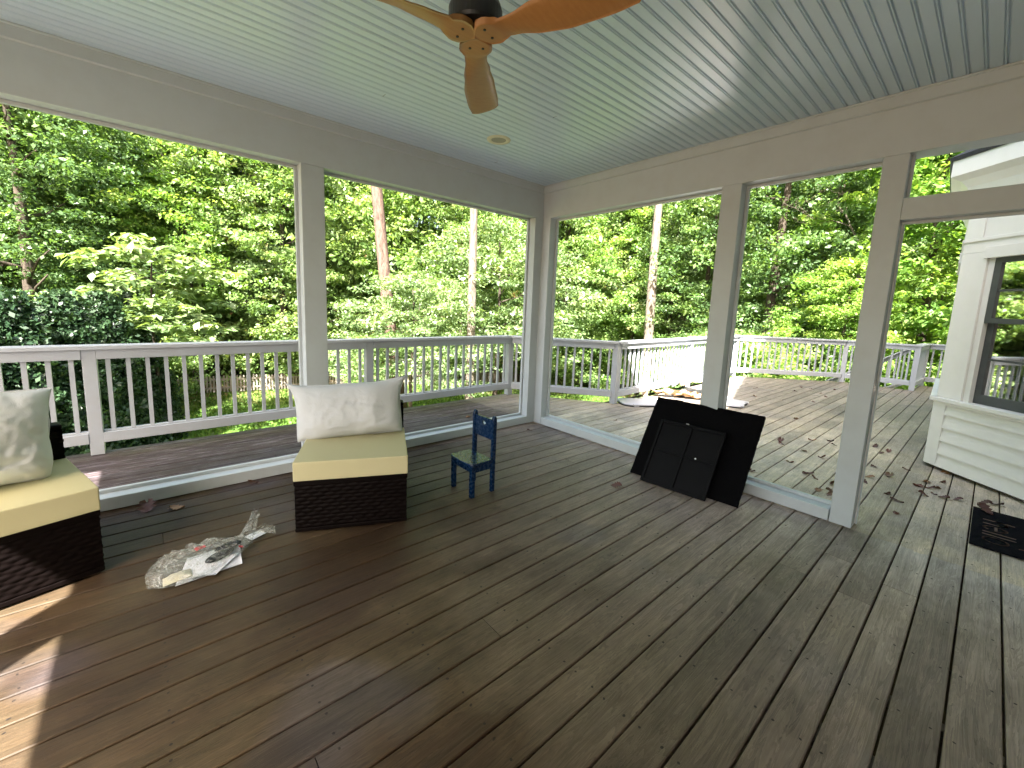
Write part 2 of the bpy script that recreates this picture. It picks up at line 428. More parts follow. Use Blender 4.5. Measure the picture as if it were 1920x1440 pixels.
# ceiling, grooved beadboard running along X
prof=[]
y=HOUSEY
while y<-.001:
    for dy,z in ((0,.0),(.004,.009),(.0070,.009),(.0105,.0),(.0150,.0),(.0180,.006),(.0215,.0),(.0672,.0)):
        prof.append((min(y+dy,0.0),H+z))
    y+=.0676
m=MB(); segs=[(WX,-1.9),(-1.899,0.0)]
for xa,xb in [(WX,0.0)]:
    b=len(m.v)
    for yy,z in prof: m.v+=[(xa,yy,z),(xb,yy,z)]
    for i in range(len(prof)-1): q=b+2*i; m.f.append((q,q+1,q+3,q+2))
part(m,'ceiling',M['ceil'],0)
# butt joints of ceiling boards (thin dark slits)
m=MB()
for (jx,jr) in ((-1.22,19),(-2.25,10),(-.42,5),(-.9,3),(-3.2,24),(-2.0,30)):
    m=MB(); ya=-.0676*jr-.0676+.0205; m.box((jx,ya,H-.0006),(jx+.0022,ya+.045,H+.001)); part(m,'board_joint',M['dark'],0)
# roof over the porch with overhang and fascia
m=MB(); ov=.62
m.box((WX-.3,HOUSEY,2.83),(ov,ov,2.87))
part(m,'soffit',M['siding'],0)
m=MB(); e=ov+.02
m.add([(WX-.32,HOUSEY,2.99),(e,HOUSEY,2.99),(e,e,2.99),(WX-.32,e,2.99),(WX+1.6,HOUSEY,4.15),(-1.6,HOUSEY,4.15),(WX/2,HOUSEY+.6,4.15),(WX/2+.01,HOUSEY+.6,4.15)],
 [(0,3,2,1),(1,2,6,5),(2,3,7,6),(3,0,4,7),(4,5,6,7),(0,1,5,4)])
part(m,'roof',M['shingle'],0)
m=MB(); 
m.box((WX-.3,ov,2.80),(ov,ov+.02,2.985)); m.box((ov,HOUSEY,2.80),(ov+.02,ov+.02,2.985)); m.box((WX-.32,HOUSEY,2.80),(WX-.3,ov+.02,2.985))
part(m,'fascia',M['siding'])
m=MB(); m.box((WX-1.6,-.7,2.83),(WX-.325,ov,2.90)); part(m,'sun_blocker_slab',M['siding'])  # unseen slab added to keep sun off the left deck strip and rail
# beams: face flush with the posts, crown board, thin lower screen stop
def beam_run(fr):   # fr(t,d,z) -> world; t along, d outward
    pass
m=MB(); m.box((WX-BD,0,BH),(BD,BD,2.825)); part(m,'beam',M['white'])
m=MB(); m.box((0,HOUSEY,BH),(BD,-.001,2.825)); part(m,'beam',M['white'])
m=MB(); m.box((WX-BD,HOUSEY,BH),(WX,-.001,2.825)); part(m,'beam',M['white'])
def crown(pa,pb,inn):
    # stepped crown board at the ceiling, inn = inward normal
    pa=Vector(pa);pb=Vector(pb);n=Vector(inn); mb=MB()
    pr=[(.0005,2.705),(.014,2.712),(.014,2.775),(.022,2.779),(.022,2.7885),(.0005,2.7885)]
    vs=[];k=len(pr)
    for P in (pa,pb):
        for d,z in pr: q=P+n*d; vs.append((q.x,q.y,z))
    fs=[(i,(i+1)%k,k+(i+1)%k,k+i) for i in range(k)]+[tuple(range(k)),tuple(range(k,2*k))[::-1]]
    mb.add(vs,fs); part(mb,'crown_moulding',M['white'],0)
crown((WX,0,0),(-.0225,0,0),(0,-1,0)); crown((0,-.0,0),(0,HOUSEY,0),(-1,0,0)); crown((WX,HOUSEY,0),(WX,-.0225,0),(1,0,0))
# bead along lower outer edge of beams (screen stop)
m=MB(); m.box((WX+.1,.10,BH-.022),(-.10,.13,BH-.001)); part(m,'screen_stop',M['white'])
m=MB(); m.box((.10,-3.0,BH-.022),(.13,-.12,BH-.001)); part(m,'screen_stop',M['white'])
# sills: low curb, flat top and raised outer stop
def sill(x0,y0,x1,y1,nx,ny):
    mb=MB()
    def bx(d0,d1,z0,z1):
        mb.box((x0+nx*d0,y0+ny*d0,z0),(x1+nx*d1,y1+ny*d1,z1))
    bx(0,.14,.004,.088); part(mb,'sill',M['white'],.004)
    mb=MB(); mb.box((x0+nx*.095,y0+ny*.095,.0885),(x1+nx*.125,y1+ny*.125,.112)); part(mb,'screen_stop',M['white'],.002)
sill(WX+.1,0,-2.606,0,0,1); sill(-2.424,0,-.124,0,0,1)
sill(0,-.124,0,-2.014,1,0); sill(0,-2.176,0,-2.994,1,0)
sill(WX,-.001,WX,-2.235,-1,0); sill(WX,-2.445,WX,-4.79,-1,0)
# posts with narrow side stops
def post(x0,y0,x1,y1,stops=()):
    mb=MB(); mb.box((x0,y0,.003),(x1,y1,BH-.0005)); part(mb,'post',M['white'],.004)
    for a,b in stops:
        mb=MB(); mb.box(a+(.113,),b+(BH-.023,)); part(mb,'screen_stop',M['white'],.002)
post(-2.60,.0,-2.43,PD,[((-2.622,.095),(-2.6005,.125)),((-2.4295,.095),(-2.408,.125))])
post(0,-2.17,PD,-2.02,[((.095,-2.0195),(.125,-1.998)),((.095,-2.192),(.125,-2.1705))])
post(WX-.1,0,WX+.12,PD+.03); post(WX-.13,-2.44,WX,-2.24); post(WX-.13,HOUSEY,WX,HOUSEY+.15)
mb=MB(); mb.prism([(-.12,0),(0,0),(0,-.12),(PD,-.12),(PD+.03,PD+.03),(-.12,PD)][::-1],.003,BH-.0005); part(mb,'post',M['white'],.004)
mb=MB(); mb.box((-.142,.095,.113),(-.1205,.125,BH-.023)); mb.box((.095,-.142,.113),(.125,-.1205,BH-.023)); part(mb,'screen_stop',M['white'],.002)
# door post with jamb strip, latch plate
post(0,-3.125,.10,-3.0)
mb=MB(); mb.box((.101,-3.135,.01),(.13,-3.11,2.03)); part(mb,'door_jamb',M['siding'],.002)
mb=MB(); mb.box((.02,-3.1275,.92),(.085,-3.1255,1.03)); mb.box((.035,-3.131,.955),(.06,-3.1275,.995)); part(mb,'strike_plate',M['metal'],0)
mb=MB(); mb.box((-.004,-4.10,2.035),(.10,-3.1255,2.165)); part(mb,'transom_bar',M['white'],.004)
mb=MB(); mb.box((.07,-4.09,2.018),(.09,-3.1255,2.0345)); mb.box((.07,-3.142,2.1655),(.09,-3.1255,BH-.001)); mb.box((.07,-3.142,.02),(.09,-3.1355,2.017)); part(mb,'door_stop',M['white'],.002)
post(0,-4.22,.10,-4.10)
mb=MB(); mb.box((0.0,HOUSEY,.0035),(.09,-4.2205,BH-.001)); part(mb,'side_panel',M['siding'])
mb=MB(); mb.box((-.014,-.011,.0),(-.0005,-.001,.004)); 

# ------------------------------------------------------------------ house
house=empty('house',(2,-6,0),0,'white clapboard house with angled bay window and dark shingle roof','house')
HO=(2,-6,0)
def hpart(mb,name,mat,bevel=0,parent=house,**k): return mb.build(name,mat,parent,bevel=bevel,off=HO,**k)
# wall behind the porch, with siding laps
def laps(mb,P,Q,z0,z1,pitch=.135,t=.012):
    P=Vector(P);Q=Vector(Q);d=(Q-P).normalized();n=Vector((-d.y,d.x)) # outward = left of P->Q
    z=z0
    while z<z1-.01:
        zt=min(z+pitch,z1)
        a=[P+n*t,Q+n*t,Q+n*.001,P+n*.001]
        b=len(mb.v)
        mb.v+=[(P.x+n.x*t,P.y+n.y*t,z),(Q.x+n.x*t,Q.y+n.y*t,z),(Q.x+n.x*.001,Q.y+n.y*.001,zt),(P.x+n.x*.001,P.y+n.y*.001,zt),
               (P.x,P.y,z),(Q.x,Q.y,z)]
        mb.f+=[(b,b+1,b+2,b+3),(b,b+4,b+5,b+1)]
        z=zt
mb=MB(); laps(mb,(1.0,HOUSEY),(-6.0,HOUSEY),GZ,5.5); mb.box((-6.0,HOUSEY-.2,GZ),(1.0,HOUSEY-.001,5.5)); hpart(mb,'wall',M['siding'])
mb=MB(); laps(mb,(12,HOUSEY-3.2),(5.0,HOUSEY-3.2),GZ,5.5); mb.box((5.0,-8.4,GZ),(12,HOUSEY-3.201,5.5))
hpart(mb,'wall',M['siding']); mb=MB(); mb.box((-6,-14,GZ),(-5.8,HOUSEY-.2,5.5)); hpart(mb,'wall',M['siding']); mb=MB(); mb.box((11.8,-14,GZ),(12,-8.4,5.5)); hpart(mb,'wall',M['siding'])
mb=MB(); mb.prism([(-6,-14),(12,-14),(12,-8.4),(5,-8.4),(5,-5.0),(-6,-5.0)],5.3,5.5); hpart(mb,'upper_floor',M['siding'])
# gable over the east part: throws the slanting shadow over the deck
mb=MB(); gy0,gy1=-4.6,-14
mb.add([(-2.6,gy0,5.02),(2.5,gy0,9.2),(7.6,gy0,5.02),(-2.6,gy0,4.85),(2.5,gy0,9.03),(7.6,gy0,4.85),
        (-2.6,gy1,5.02),(2.5,gy1,9.2),(7.6,gy1,5.02),(-2.6,gy1,4.85),(2.5,gy1,9.03),(7.6,gy1,4.85)],
 [(0,1,7,6),(1,2,8,7),(3,9,10,4),(4,10,11,5),(0,3,4,1),(1,4,5,2),(6,7,10,9),(7,8,11,10),(0,6,9,3),(2,5,11,8)])
hpart(mb,'roof',M['shingle'])
mb=MB(); mb.add([(-2.4,-5,5.0),(2.5,-5,9.0),(7.4,-5,5.0),(-2.4,-5.2,5.0),(2.5,-5.2,9.0),(7.4,-5.2,5.0)],[(0,2,1),(3,4,5),(0,3,5,2)]); mb.box((1.001,-5.2,2.95),(7.4,-5.001,4.999)); hpart(mb,'gable',M['siding'])
mb=MB(); 
mb.add([(-6.4,-4.8,5.5),(12.4,-4.8,5.5),(12.4,-14.4,5.5),(-6.4,-14.4,5.5),(-3,-9.5,7.2),(9,-9.5,7.2)],[(0,1,5,4),(1,2,5),(2,3,4,5),(3,0,4),(3,2,1,0)])
#hpart(mb,'roof',M['shingle'])
# bay
K=Vector((2.27,-3.31)); d1=Vector((-.673,-.740)).normalized()
def rot2(v,a): c,s=math.cos(a),math.sin(a); return Vector((v.x*c-v.y*s,v.x*s+v.y*c))
K1=K+d1*2.25; d2=rot2(d1,R(135)); K2=K+d2*1.85; d3=rot2(d2,R(-45)); K3=K2+d3*2.3
faces=[(K,K1),(K2,K),(K3,K2)]
def frame(P,Q):
    P=Vector(P);Q=Vector(Q);d=(Q-P).normalized();n=Vector((d.y,-d.x))
    # outward normal must point away from the room centre
    c=Vector((3.2,-5.2))
    if (P-c).dot(n)<0: n=-n
    Mx=Matrix(((d.x,n.x,0,P.x),(d.y,n.y,0,P.y),(0,0,1,0),(0,0,0,1)))
    return Mx,(Q-P).length
mbl=MB();mbs=MB();mbc=MB();mbh=MB();mbf=MB()
PW=.22
for P,Q in faces:
    Mx,L=frame(P,Q)
    # lower wall with laps
    z=.035
    while z<.66:
        zt=min(z+.128,.665)
        vs=[(.11,.019,z),(L-.11,.019,z),(L-.11,.001,zt),(.11,.001,zt),(.11,0,z),(L-.11,0,z)]
        mbl.add([Mx@Vector(v) for v in vs],[(0,1,2,3),(0,4,5,1)]); z=zt
    mbl.box((0.0,-.10,.03),(L,-.001,.665),Mx)
    for q0,q1,q2,q3,q4 in ((-.004,.11,.035,.664,.02),(L-.11,L+.004,.035,.664,.02),(-.002,PW,.7055,2.06,.006),(L-PW,L+.002,.7055,2.06,.006)):
        mq=MB(); mq.box((q0,-.10 if q2<.1 else -.12,q2),(q1,q4,q3),Mx); hpart(mq,'corner_board',M['siding'],.004)
    mbs.box((-.03,-.12,.666),(L+.03,.05,.705),Mx)                # sill ledge
    mbs.box((0.112,.0165,.640),(L-.112,.030,.6655),Mx)
    
    mbh.box((-.002,-.12,2.0605),(L+.002,.006,2.56),Mx)
    mbh.box((PW-.02,.0065,2.0),(L-PW+.02,.024,2.10),Mx); mbh.box((0,.0065,2.16),(L,.02,2.19),Mx)
    mbh.box((.02,.0065,2.19),(.16,.016,2.54),Mx)
    # cove and fascia of the eave
    pr=[(.0065,2.56),(.03,2.60),(.05,2.66),(.10,2.72),(.17,2.76),(.17,2.90),(0,2.90),(0,2.56)]
    ext=.07
    vs=[Mx@Vector((-.42*d,d,zz)) for d,zz in pr]+[Mx@Vector((L+.42*d,d,zz)) for d,zz in pr]
    k=len(pr); mbf.add(vs,[(i,(i+1)%k,k+(i+1)%k,k+i) for i in range(k)]+[tuple(range(k)),tuple(range(k,2*k))[::-1]])
hpart(mbl,'bay_wall',M['siding']); hpart(mbs,'sill',M['siding'],.006); hpart(mbh,'header',M['siding'],.003); hpart(mbf,'eave',M['siding'])
# bay roof
mb=MB(); 
o=[]
cc=Vector((3.4,-5.6))
def outp(p,a,z): 
    v=(p-cc); return (*(cc+v*(1+a/v.length)).xy,z)
pts=[K1,K,K2,K3]
lo_=[outp(p,.20,2.9005) for p in pts]; lo2=[outp(p,.215,2.93) for p in pts]; hi=[outp(p,-1.2,3.75) for p in pts]
n=4
mb.add(lo_+lo2+hi,[(i,i+1,n+i+1,n+i) for i in range(3)]+[(n+i,n+i+1,2*n+i+1,2*n+i) for i in range(3)]+[(0,4,8),(3,11,7),(8,9,10,11),(3,2,1,0)])
hpart(mb,'bay_roof',M['shingle'])
# windows: one per face, sashes with muntins and glass
for P,Q in faces:
    Mx,L=frame(P,Q); a,b=PW+.05,L-PW-.05
    mb=MB()
    mb.box((PW+.001,-.10,.7055),(a,-.012,2.0),Mx); mb.box((b,-.10,.7055),(L-PW-.001,-.012,2.0),Mx); mb.box((PW+.001,-.10,2.0),(L-PW-.001,-.012,2.059),Mx)
    win=hpart(mb,'window',M['palewood'] if False else M['siding'],0)
    def sash(z0,z1,d,name):
        s=MB(); w_=.055
        s.box((a+.001,d-.035,z0),(a+w_,d,z1),Mx); s.box((b-w_,d-.035,z0),(b-.001,d,z1),Mx)
        s.box((a+w_,d-.035,z0),(b-w_,d,z0+(.085 if z0<1 else .045)),Mx); s.box((a+w_,d-.035,z1-.045),(b-w_,d,z1),Mx)
        zz0=z0+(.085 if z0<1 else .045); zm=(zz0+z1-.045)/2
        s.box((a+w_,d-.03,zm-.009),(b-w_,d-.006,zm+.009),Mx)
        for k in (1,2):
            xm=a+w_+(b-a-2*w_)*k/3; s.box((xm-.013,d-.029,zz0),(xm+.013,d-.007,zm-.0095),Mx); s.box((xm-.013,d-.029,zm+.0095),(xm+.013,d-.007,z1-.0455),Mx)
        so=hpart(s,name,M['grey_sash'],0,parent=win)
        g=MB(); g.box((a+w_,d-.020,zz0),(b-w_,d-.016,z1-.045),Mx); hpart(g,'pane',M['glass'],0,parent=win)
    sash(.706,1.475,-.05,'sash'); sash(1.43,2.0,-.014,'sash')
    h=MB()
# bay interior floor, back wall
mb=MB(); mb.prism([K1.to_tuple(),K.to_tuple(),K2.to_tuple(),K3.to_tuple(),(4.9,-8.0),(.9,-8.0)],.02,.03); hpart(mb,'room_floor',M['bark'])
mb=MB(); mb.prism([K1.to_tuple(),K.to_tuple(),K2.to_tuple(),K3.to_tuple(),(4.9,-8.0),(.9,-8.0)],2.50,2.55); hpart(mb,'room_ceiling',M['siding'])
mb=MB(); mb.box((.85,-8.1,0),(4.95,-8.0,2.55)); mb.box((.8,-8.0,0),(.85,K1.y-.1,2.55)); mb.box((4.95,-8.0,0),(4.99,K3.y-.1,2.55)); hpart(mb,'room_wall',M['palewood'])
# back wall of the porch: a dark glazed door onto the porch (behind the camera)
mb=MB(); mb.box((-3.6,HOUSEY+.014,.02),(-2.0,HOUSEY+.05,2.1)); hpart(mb,'door',M['dark'])

# ------------------------------------------------------------------ deck railings
base_bal=None
def railing(P,Q,posts,label,z0=0,slope=0,first=True,ext=(0,0)):
    global base_bal
    P=Vector(P);Q=Vector(Q); L=(Q-P).length; a=math.atan2(Q.y-P.y,Q.x-P.x)
    root=empty('deck_railing',(P.x,P.y,z0),a,label,'railing','white railings round the deck')
    S=Matrix(((1,0,0,0),(0,1,0,0),(slope,0,1,0),(0,0,0,1)))   # shear: rails follow stairs
    m=MB(); m.box((-.02-ext[0],-.075,.915),(L+.02+ext[1],.075,.95),S); m.build('handrail_cap',M['rail'],root,bevel=.005)
    segs=[];ps=sorted([0]+posts+[L]); 
    for u,v in zip(ps,ps[1:]): segs.append((u+.046,v-.046))
    if SIDE[0]>0: y0,y1=.0,.038
    for u,v in segs:
        m=MB(); m.box((u,-.046,.832),(v,-.012,.9145),S); m.build('top_rail',M['rail'],root,bevel=.003)
        m=MB(); m.box((u,-.046,.105),(v,-.012,.192),S); m.box((u,-.0115,.16),(v,.03,.205),S); m.build('bottom_rail',M['rail'],root,bevel=.003)
        n=max(1,round((v-u)/.128)); 
        for k in range(n):
            x=u+(v-u)*(k+.5)/n
            if base_bal is None or slope:
                m=MB(); m.box((-.0155,-.0115,.205),(.0155,.0135,.914)); b=m.build('baluster',M['rail'],root)
                b.location=(x,0,slope*x)
                if not slope: base_bal=b
            else: copy_obj(base_bal,root,(x,0,0))
    for x in sorted(set(posts+([0] if first else [])+([L] if ext[1]>=0 and first is not None else []))):
        m=MB(); m.box((-.045,-.045,.001),(.045,.045,.914)); b=m.build('post',M['rail'],root,bevel=.004); b.location=(x,.005,slope*x)
    return root
SIDE=[0]
railing((-9.0,1.34),(.78,1.40),[2.9,5.06,7.48],'long white railing along the lawn side, left of the porch corner')
railing((.78,1.40),(1.76,.07),[],'short angled railing section seen on both sides of the porch corner post',first=None)
railing((1.76,.07),(6.64,.24),[2.5],'sunlit railing section with bright balusters behind the cardboard pile')
railing((6.64,.24),(8.26,-1.47),[],'angled far railing, half in sun, seen right of the middle porch post',first=None)
railing((8.26,-1.47),(8.33,-2.62),[],'far railing section just left of the stair opening')
railing((8.33,-2.62),(9.5,-2.66),[],'short return railing beside the top of the stairs',first=None)
railing((9.5,-2.66),(9.68,-7.9),[1.8,3.6],'far right railing half hidden behind the bay window corner')
railing((9.35,-2.45),(9.5,1.6),[],'sloping stair railing descending beyond the deck railing',z0=-.08,slope=-.68,first=None)
stairs=MB()
for k in range(14): stairs.box((8.6,-2.5+k*.28,-.2-k*.19),(9.4,-2.5+k*.28+.29,-.16-k*.19))
tag(stairs.build('stairs',M['palewood']),'wooden steps going down outside the far deck railing','stairs')

# ------------------------------------------------------------------ picket fence on the far lawn edge
fp=[(-6.5,21.2),(-2.4,20.1),(3,18.9),(9,16.6),(14,13.9),(20,9.5)]
fence=empty('picket_fence',(fp[0][0],fp[0][1],GZ),0,'weathered picket fence along the far edge of the lawn','fence')
fo=(fp[0][0],fp[0][1],GZ)
for a,b in zip(fp,fp[1:]):
    A=Vector(a);B=Vector(b);L=(B-A).length;d=(B-A)/L
    Mx=Matrix(((d.x,-d.y,0,A.x),(d.y,d.x,0,A.y),(0,0,1,GZ),(0,0,0,1)))
    m=MB(); n=int(L/.13)
    for k in range(n):
        x=k*L/n+.05; h=.84+random.uniform(-.02,.02)
        m.prism([(x,0.05),(x+.075,.05),(x+.075,h-.06),(x+.0375,h),(x,h-.06)],-.01,.01,Mx@Matrix(((1,0,0,0),(0,0,-1,0),(0,1,0,0),(0,0,0,1))))
    m.box((0,.011,.2),(L,.045,.28),Mx); m.box((0,.011,.6),(L,.045,.68),Mx)
    m.build('picket_panel',M['fence'],fence,off=fo)
    m=MB(); m.box((-.05,.046,0),(.05,.14,.95),Mx); m.build('post',M['fence'],fence,off=fo)

# ------------------------------------------------------------------ ceiling fan
fc=(-2.53,-2.15)
fan=empty('ceiling_fan',(fc[0],fc[1],H),0,'three-blade wooden ceiling fan with black motor hanging from the porch ceiling','ceiling fan')
m=MB(); m.lathe([(.0,-.001),(.075,-.001),(.075,-.02),(.05,-.06),(.022,-.075),(.0,-.075)]); m.build('canopy',M['black_metal'],fan,smooth=True)
m=MB(); m.lathe([(.0,-.06),(.018,-.06),(.018,-.13),(.0,-.13)],16); m.build('downrod',M['black_metal'],fan,smooth=True)
m=MB(); m.lathe([(0,-.125),(.055,-.125),(.07,-.135),(.072,-.235),(.095,-.25),(.102,-.27),(.102,-.325),(.095,-.335),(.0,-.335)],40); m.build('motor',M['black_metal'],fan,bevel=0)
zb=-.352
for k,ang in enumerate((49,169,289)):
    A=R(ang)
    m=MB(); N=44; W_=9
    def bf(u,v,sgn):
        r=.0+u*.62
        # half width along blade: wide wedge at hub, narrow neck, broad paddle
        if u<.14: hw=.055+ .02*math.sin(u/.14*math.pi)
        else: hw=.0
        key=[(0,.001),(.045,.047),(.07,.062),(.12,.066),(.19,.047),(.27,.046),(.42,.060),(.62,.074),(.85,.077),(.975,.072),(1.0,.060)]
        for (p,a),(q,b) in zip(key,key[1:]):
            if p<=u<=q: tt=(u-p)/(q-p); hw=a+(b-a)*(tt if u<.07 else tt*tt*(3-2*tt))
        s=(v-.5)*2
        tw=-R(24)*min(1,max(0,(u-.16)/.3))*(1-.25*u)
        th=.016*(1-abs(s)**3*.8) if u>.2 else .020
        sweep=.035*math.sin(u*math.pi)*(1 if u>.15 else u/.15)
        y=hw*s+sweep*0.5; z=-math.sin(tw)*(-hw*s)+sgn*th/2
        y=math.cos(tw)*hw*s+sweep*.4
        return (r*math.cos(A)-y*math.sin(A), r*math.sin(A)+y*math.cos(A), zb+z+.0*u)
    m.grid(N,W_,lambda u,v:bf(u,v,1)); nt=len(m.v); m.grid(N,W_,lambda u,v:bf(u,v,-1))
    # stitch rim
    e1=[j*(N+1) for j in range(W_+1)]; e2=[j*(N+1)+N for j in range(W_+1)]
    b1=list(range(N+1)); b2=[W_*(N+1)+i for i in range(N+1)]
    for e in (e1,e2,b1,b2):
        for p,q in zip(e,e[1:]): m.f.append((p,q,q+nt,p+nt))
    m.build('blade',M['fanwood'],fan,smooth=True)
    m=MB()
    for s_ in (-1,1):
        x,y=.062,.026*s_
        m.lathe([(.0,-.0),(.0055,-.0),(.0055,.003),(0,.003)],10,(x*math.cos(A)-y*math.sin(A),x*math.sin(A)+y*math.cos(A),zb-.0125))
    m.build('screw',M['black_metal'],fan)
# recessed light
li=empty('recessed_light',(-1.235,-.68,H),0,'small round recessed ceiling light with cream trim ring','ceiling light')
m=MB(); m.lathe([(.062,-.004),(.070,-.010),(.098,-.006),(.100,-.0005)],40); m.build('trim_ring',M['cream_plastic'],li,smooth=True)
m=MB(); m.lathe([(.0,-.002),(.0625,-.004)],32); m.build('lens',M['lens'],li)

# ------------------------------------------------------------------ wicker chairs with foam and bagged pillows
def woven(m,P,ux,W,z0,z1,n,res=.0055):
    # woven strand relief in the plane spanned by ux and z; n = outward normal
    P=Vector(P);ux=Vector(ux);n=Vector(n)
    nu=int(W/res);nv=int((z1-z0)/res)
    sp,cell=.024,.066
    def fn(u,v):
        x=u*W; z=v*(z1-z0); row=int(z/sp); t=(z/sp-row-.5)*2
        h=.0065*math.sqrt(max(0,1-t*t))*(.35+.65*abs(math.cos(math.pi*(x/cell+.5*row)))) 
        return P+ux*x+Vector((0,0,z0+z))+n*(h+.001)
    m.grid(nu,nv,fn)
def wicker_chair(loc,rz,label):
    root=empty('wicker_chair',(loc[0],loc[1],0),rz,label,'chair','armless dark wicker chairs')
    W,D,Z=.648,.70,.335
    m=MB(); m.box((.004,.004,.02),(W-.004,D-.004,Z-.006))
    woven(m,(0,.004,0),(1,0,0),W,.035,Z-.03,(0,-1,0)); 
    woven(m,(W-.004,0,0),(0,1,0),D,.035,Z-.03,(1,0,0))
    woven(m,(.004,D,0),(0,-1,0),D,.035,Z-.03,(-1,0,0))
    m.build('seat_base',M['wicker'],root,smooth=True)
    m=MB(); m.box((-.005,-.005,Z-.03),(W+.005,D+.0,Z)); m.box((-.003,-.003,.012),(W+.003,D,.036)); m.build('rim',M['wicker'],root,bevel=.004)
    m=MB(); 
    m.box((.002,D-.085,Z+.001),(W-.002,D-.004,.645)); woven(m,(0,D-.086,0),(1,0,0),W,Z+.02,.625,(0,-1,0)); woven(m,(W-.003,D-.085,0),(0,1,0),.08,Z+.02,.625,(1,0,0))
    m.build('backrest',M['wicker'],root,bevel=.0)
    m=MB(); m.box((-.004,D-.092,.625),(W+.004,D+.002,.655)); m.build('top_rail',M['wicker'],root,bevel=.012)
    for x in (.03,W-.07):
        for y in (.03,D-.07):
            m=MB(); m.box((x,y,.001),(x+.04,y+.04,.0195)); m.build('foot',M['black_metal'],root)
    return root
c1=wicker_chair((-2.944,-.997),R(-24.3),'dark wicker armless chair near the middle of the porch, left of the blue chair')
c2=wicker_chair((-3.784-.648*.963,-.805-.648*.27),R(15.7),'dark wicker armless chair cut off by the left picture edge')
def foam(loc,rz,label):
    m=MB()
    W,D=.655,.615
    m.box((-.006,-.01,.336),(W,D-.0,.455))
    o=m.build('foam_cushion',M['foam'],None,bevel=.006); o.location=(loc[0],loc[1],0); o.rotation_euler=(0,0,rz)
    return tag(o,label,'cushion','bare yellow foam cushions')
foam((-2.944,-.997),R(-24.3),'bare yellow foam slab on the middle wicker chair')
foam((-3.784-.648*.963,-.805-.648*.27),R(15.7),'bare yellow foam slab on the wicker chair at the left edge')
def pillow(name,w,h,t,seed,label,droop=0,spike=.10,nz=.012):
    m=MB(); N=64;K=40
    def side(sg):
        def fn(a,b):
            u=a*2-1; v=b*2-1
            prof=max(0,(1-abs(u)**3.2))**.55*max(0,(1-abs(v)**3.0))**.55
            cor=(abs(u)**6)*(abs(v)**6)*(1 if v>0 else .1)
            x=w/2*u*(1-.06*(1-v*v)*abs(u)**2+spike*cor)
            z=h/2*v*(1-.05*(1-u*u)*abs(v)**3+spike*1.2*cor)
            p=Vector((x*6+seed,z*6,sg*1.3))
            wr=noise.noise(p*1.3)*1.2+ (0.5-abs(noise.noise(p*2.7+Vector((3,1,2)))))*.7+(.5-abs(noise.noise(p*5.5)))*.35
            y=sg*t/2*prof + sg*nz*wr*(.25+prof)
            if v<0: x*=1-.07*abs(v)**3*abs(u)**4
            for (c0,cs,cc,am) in ((-.62,.10,.22,.9),(-.80,-.14,.10,.8),(-.35,.28,-.15,.6),(.35,-.5,.1,.45)):
                dv=(v-(c0+cs*u+cc*u*u))/.055; y+=-sg*t*.045*am*math.exp(-dv*dv)*(.5+.5*noise.noise(Vector((u*3+seed,c0*5,1))))*prof
            # bottom bulges more than top
            y*= (1.15-.25*v)
            x+=nz*.6*noise.noise(p*1.1+Vector((9,0,0)))*(abs(u)); z+=nz*1.2*noise.noise(p*1.0+Vector((0,9,0)))*abs(v)-droop*(abs(u)**2)*(v>0)*.0
            return (x,y,z+h/2)
        return fn
    m.grid(N,K,side(-1)); nt=len(m.v); m.grid(N,K,side(1))
    b1=list(range(N+1)); b2=[K*(N+1)+i for i in range(N+1)]; e1=[j*(N+1) for j in range(K+1)]; e2=[j*(N+1)+N for j in range(K+1)]
    for e in (b1,b2,e1,e2):
        for p,q in zip(e,e[1:]): m.f.append((p,q,q+nt,p+nt))
    o=m.build(name,M['cloth'],None,smooth=True)
    return tag(o,label,'pillow','white bagged pillows')
p1=pillow('bagged_pillow',.745,.39,.19,1.0,'plump pillow in white cloth bag leaning upright on the middle wicker chair',nz=.009)
ang=R(-24.3); ux=Vector((math.cos(ang),math.sin(ang))); vy=Vector((-math.sin(ang),math.cos(ang)))
P=Vector((-2.944,-.997))+ux*.285+vy*.475
p1.location=(P.x,P.y,.445); p1.rotation_euler=(R(-10),R(-3.5),ang)
p2=pillow('bagged_pillow',.66,.50,.36,7.3,'rumpled pillow in loose white cloth bag on the left edge wicker chair',spike=.0,nz=.022)
ang=R(15.7); ux=Vector((math.cos(ang),math.sin(ang))); vy=Vector((-math.sin(ang),math.cos(ang)))
P=Vector((-3.784-.648*.963,-.805-.648*.27))+ux*.245+vy*.37
p2.location=(P.x,P.y,.43); p2.rotation_euler=(R(-16),R(4),ang)

# ------------------------------------------------------------------ blue child's chair
kc=empty('child_chair',(-1.722,-1.105,0),R(90),"small navy blue wooden child's chair standing alone on the boards",'chair')
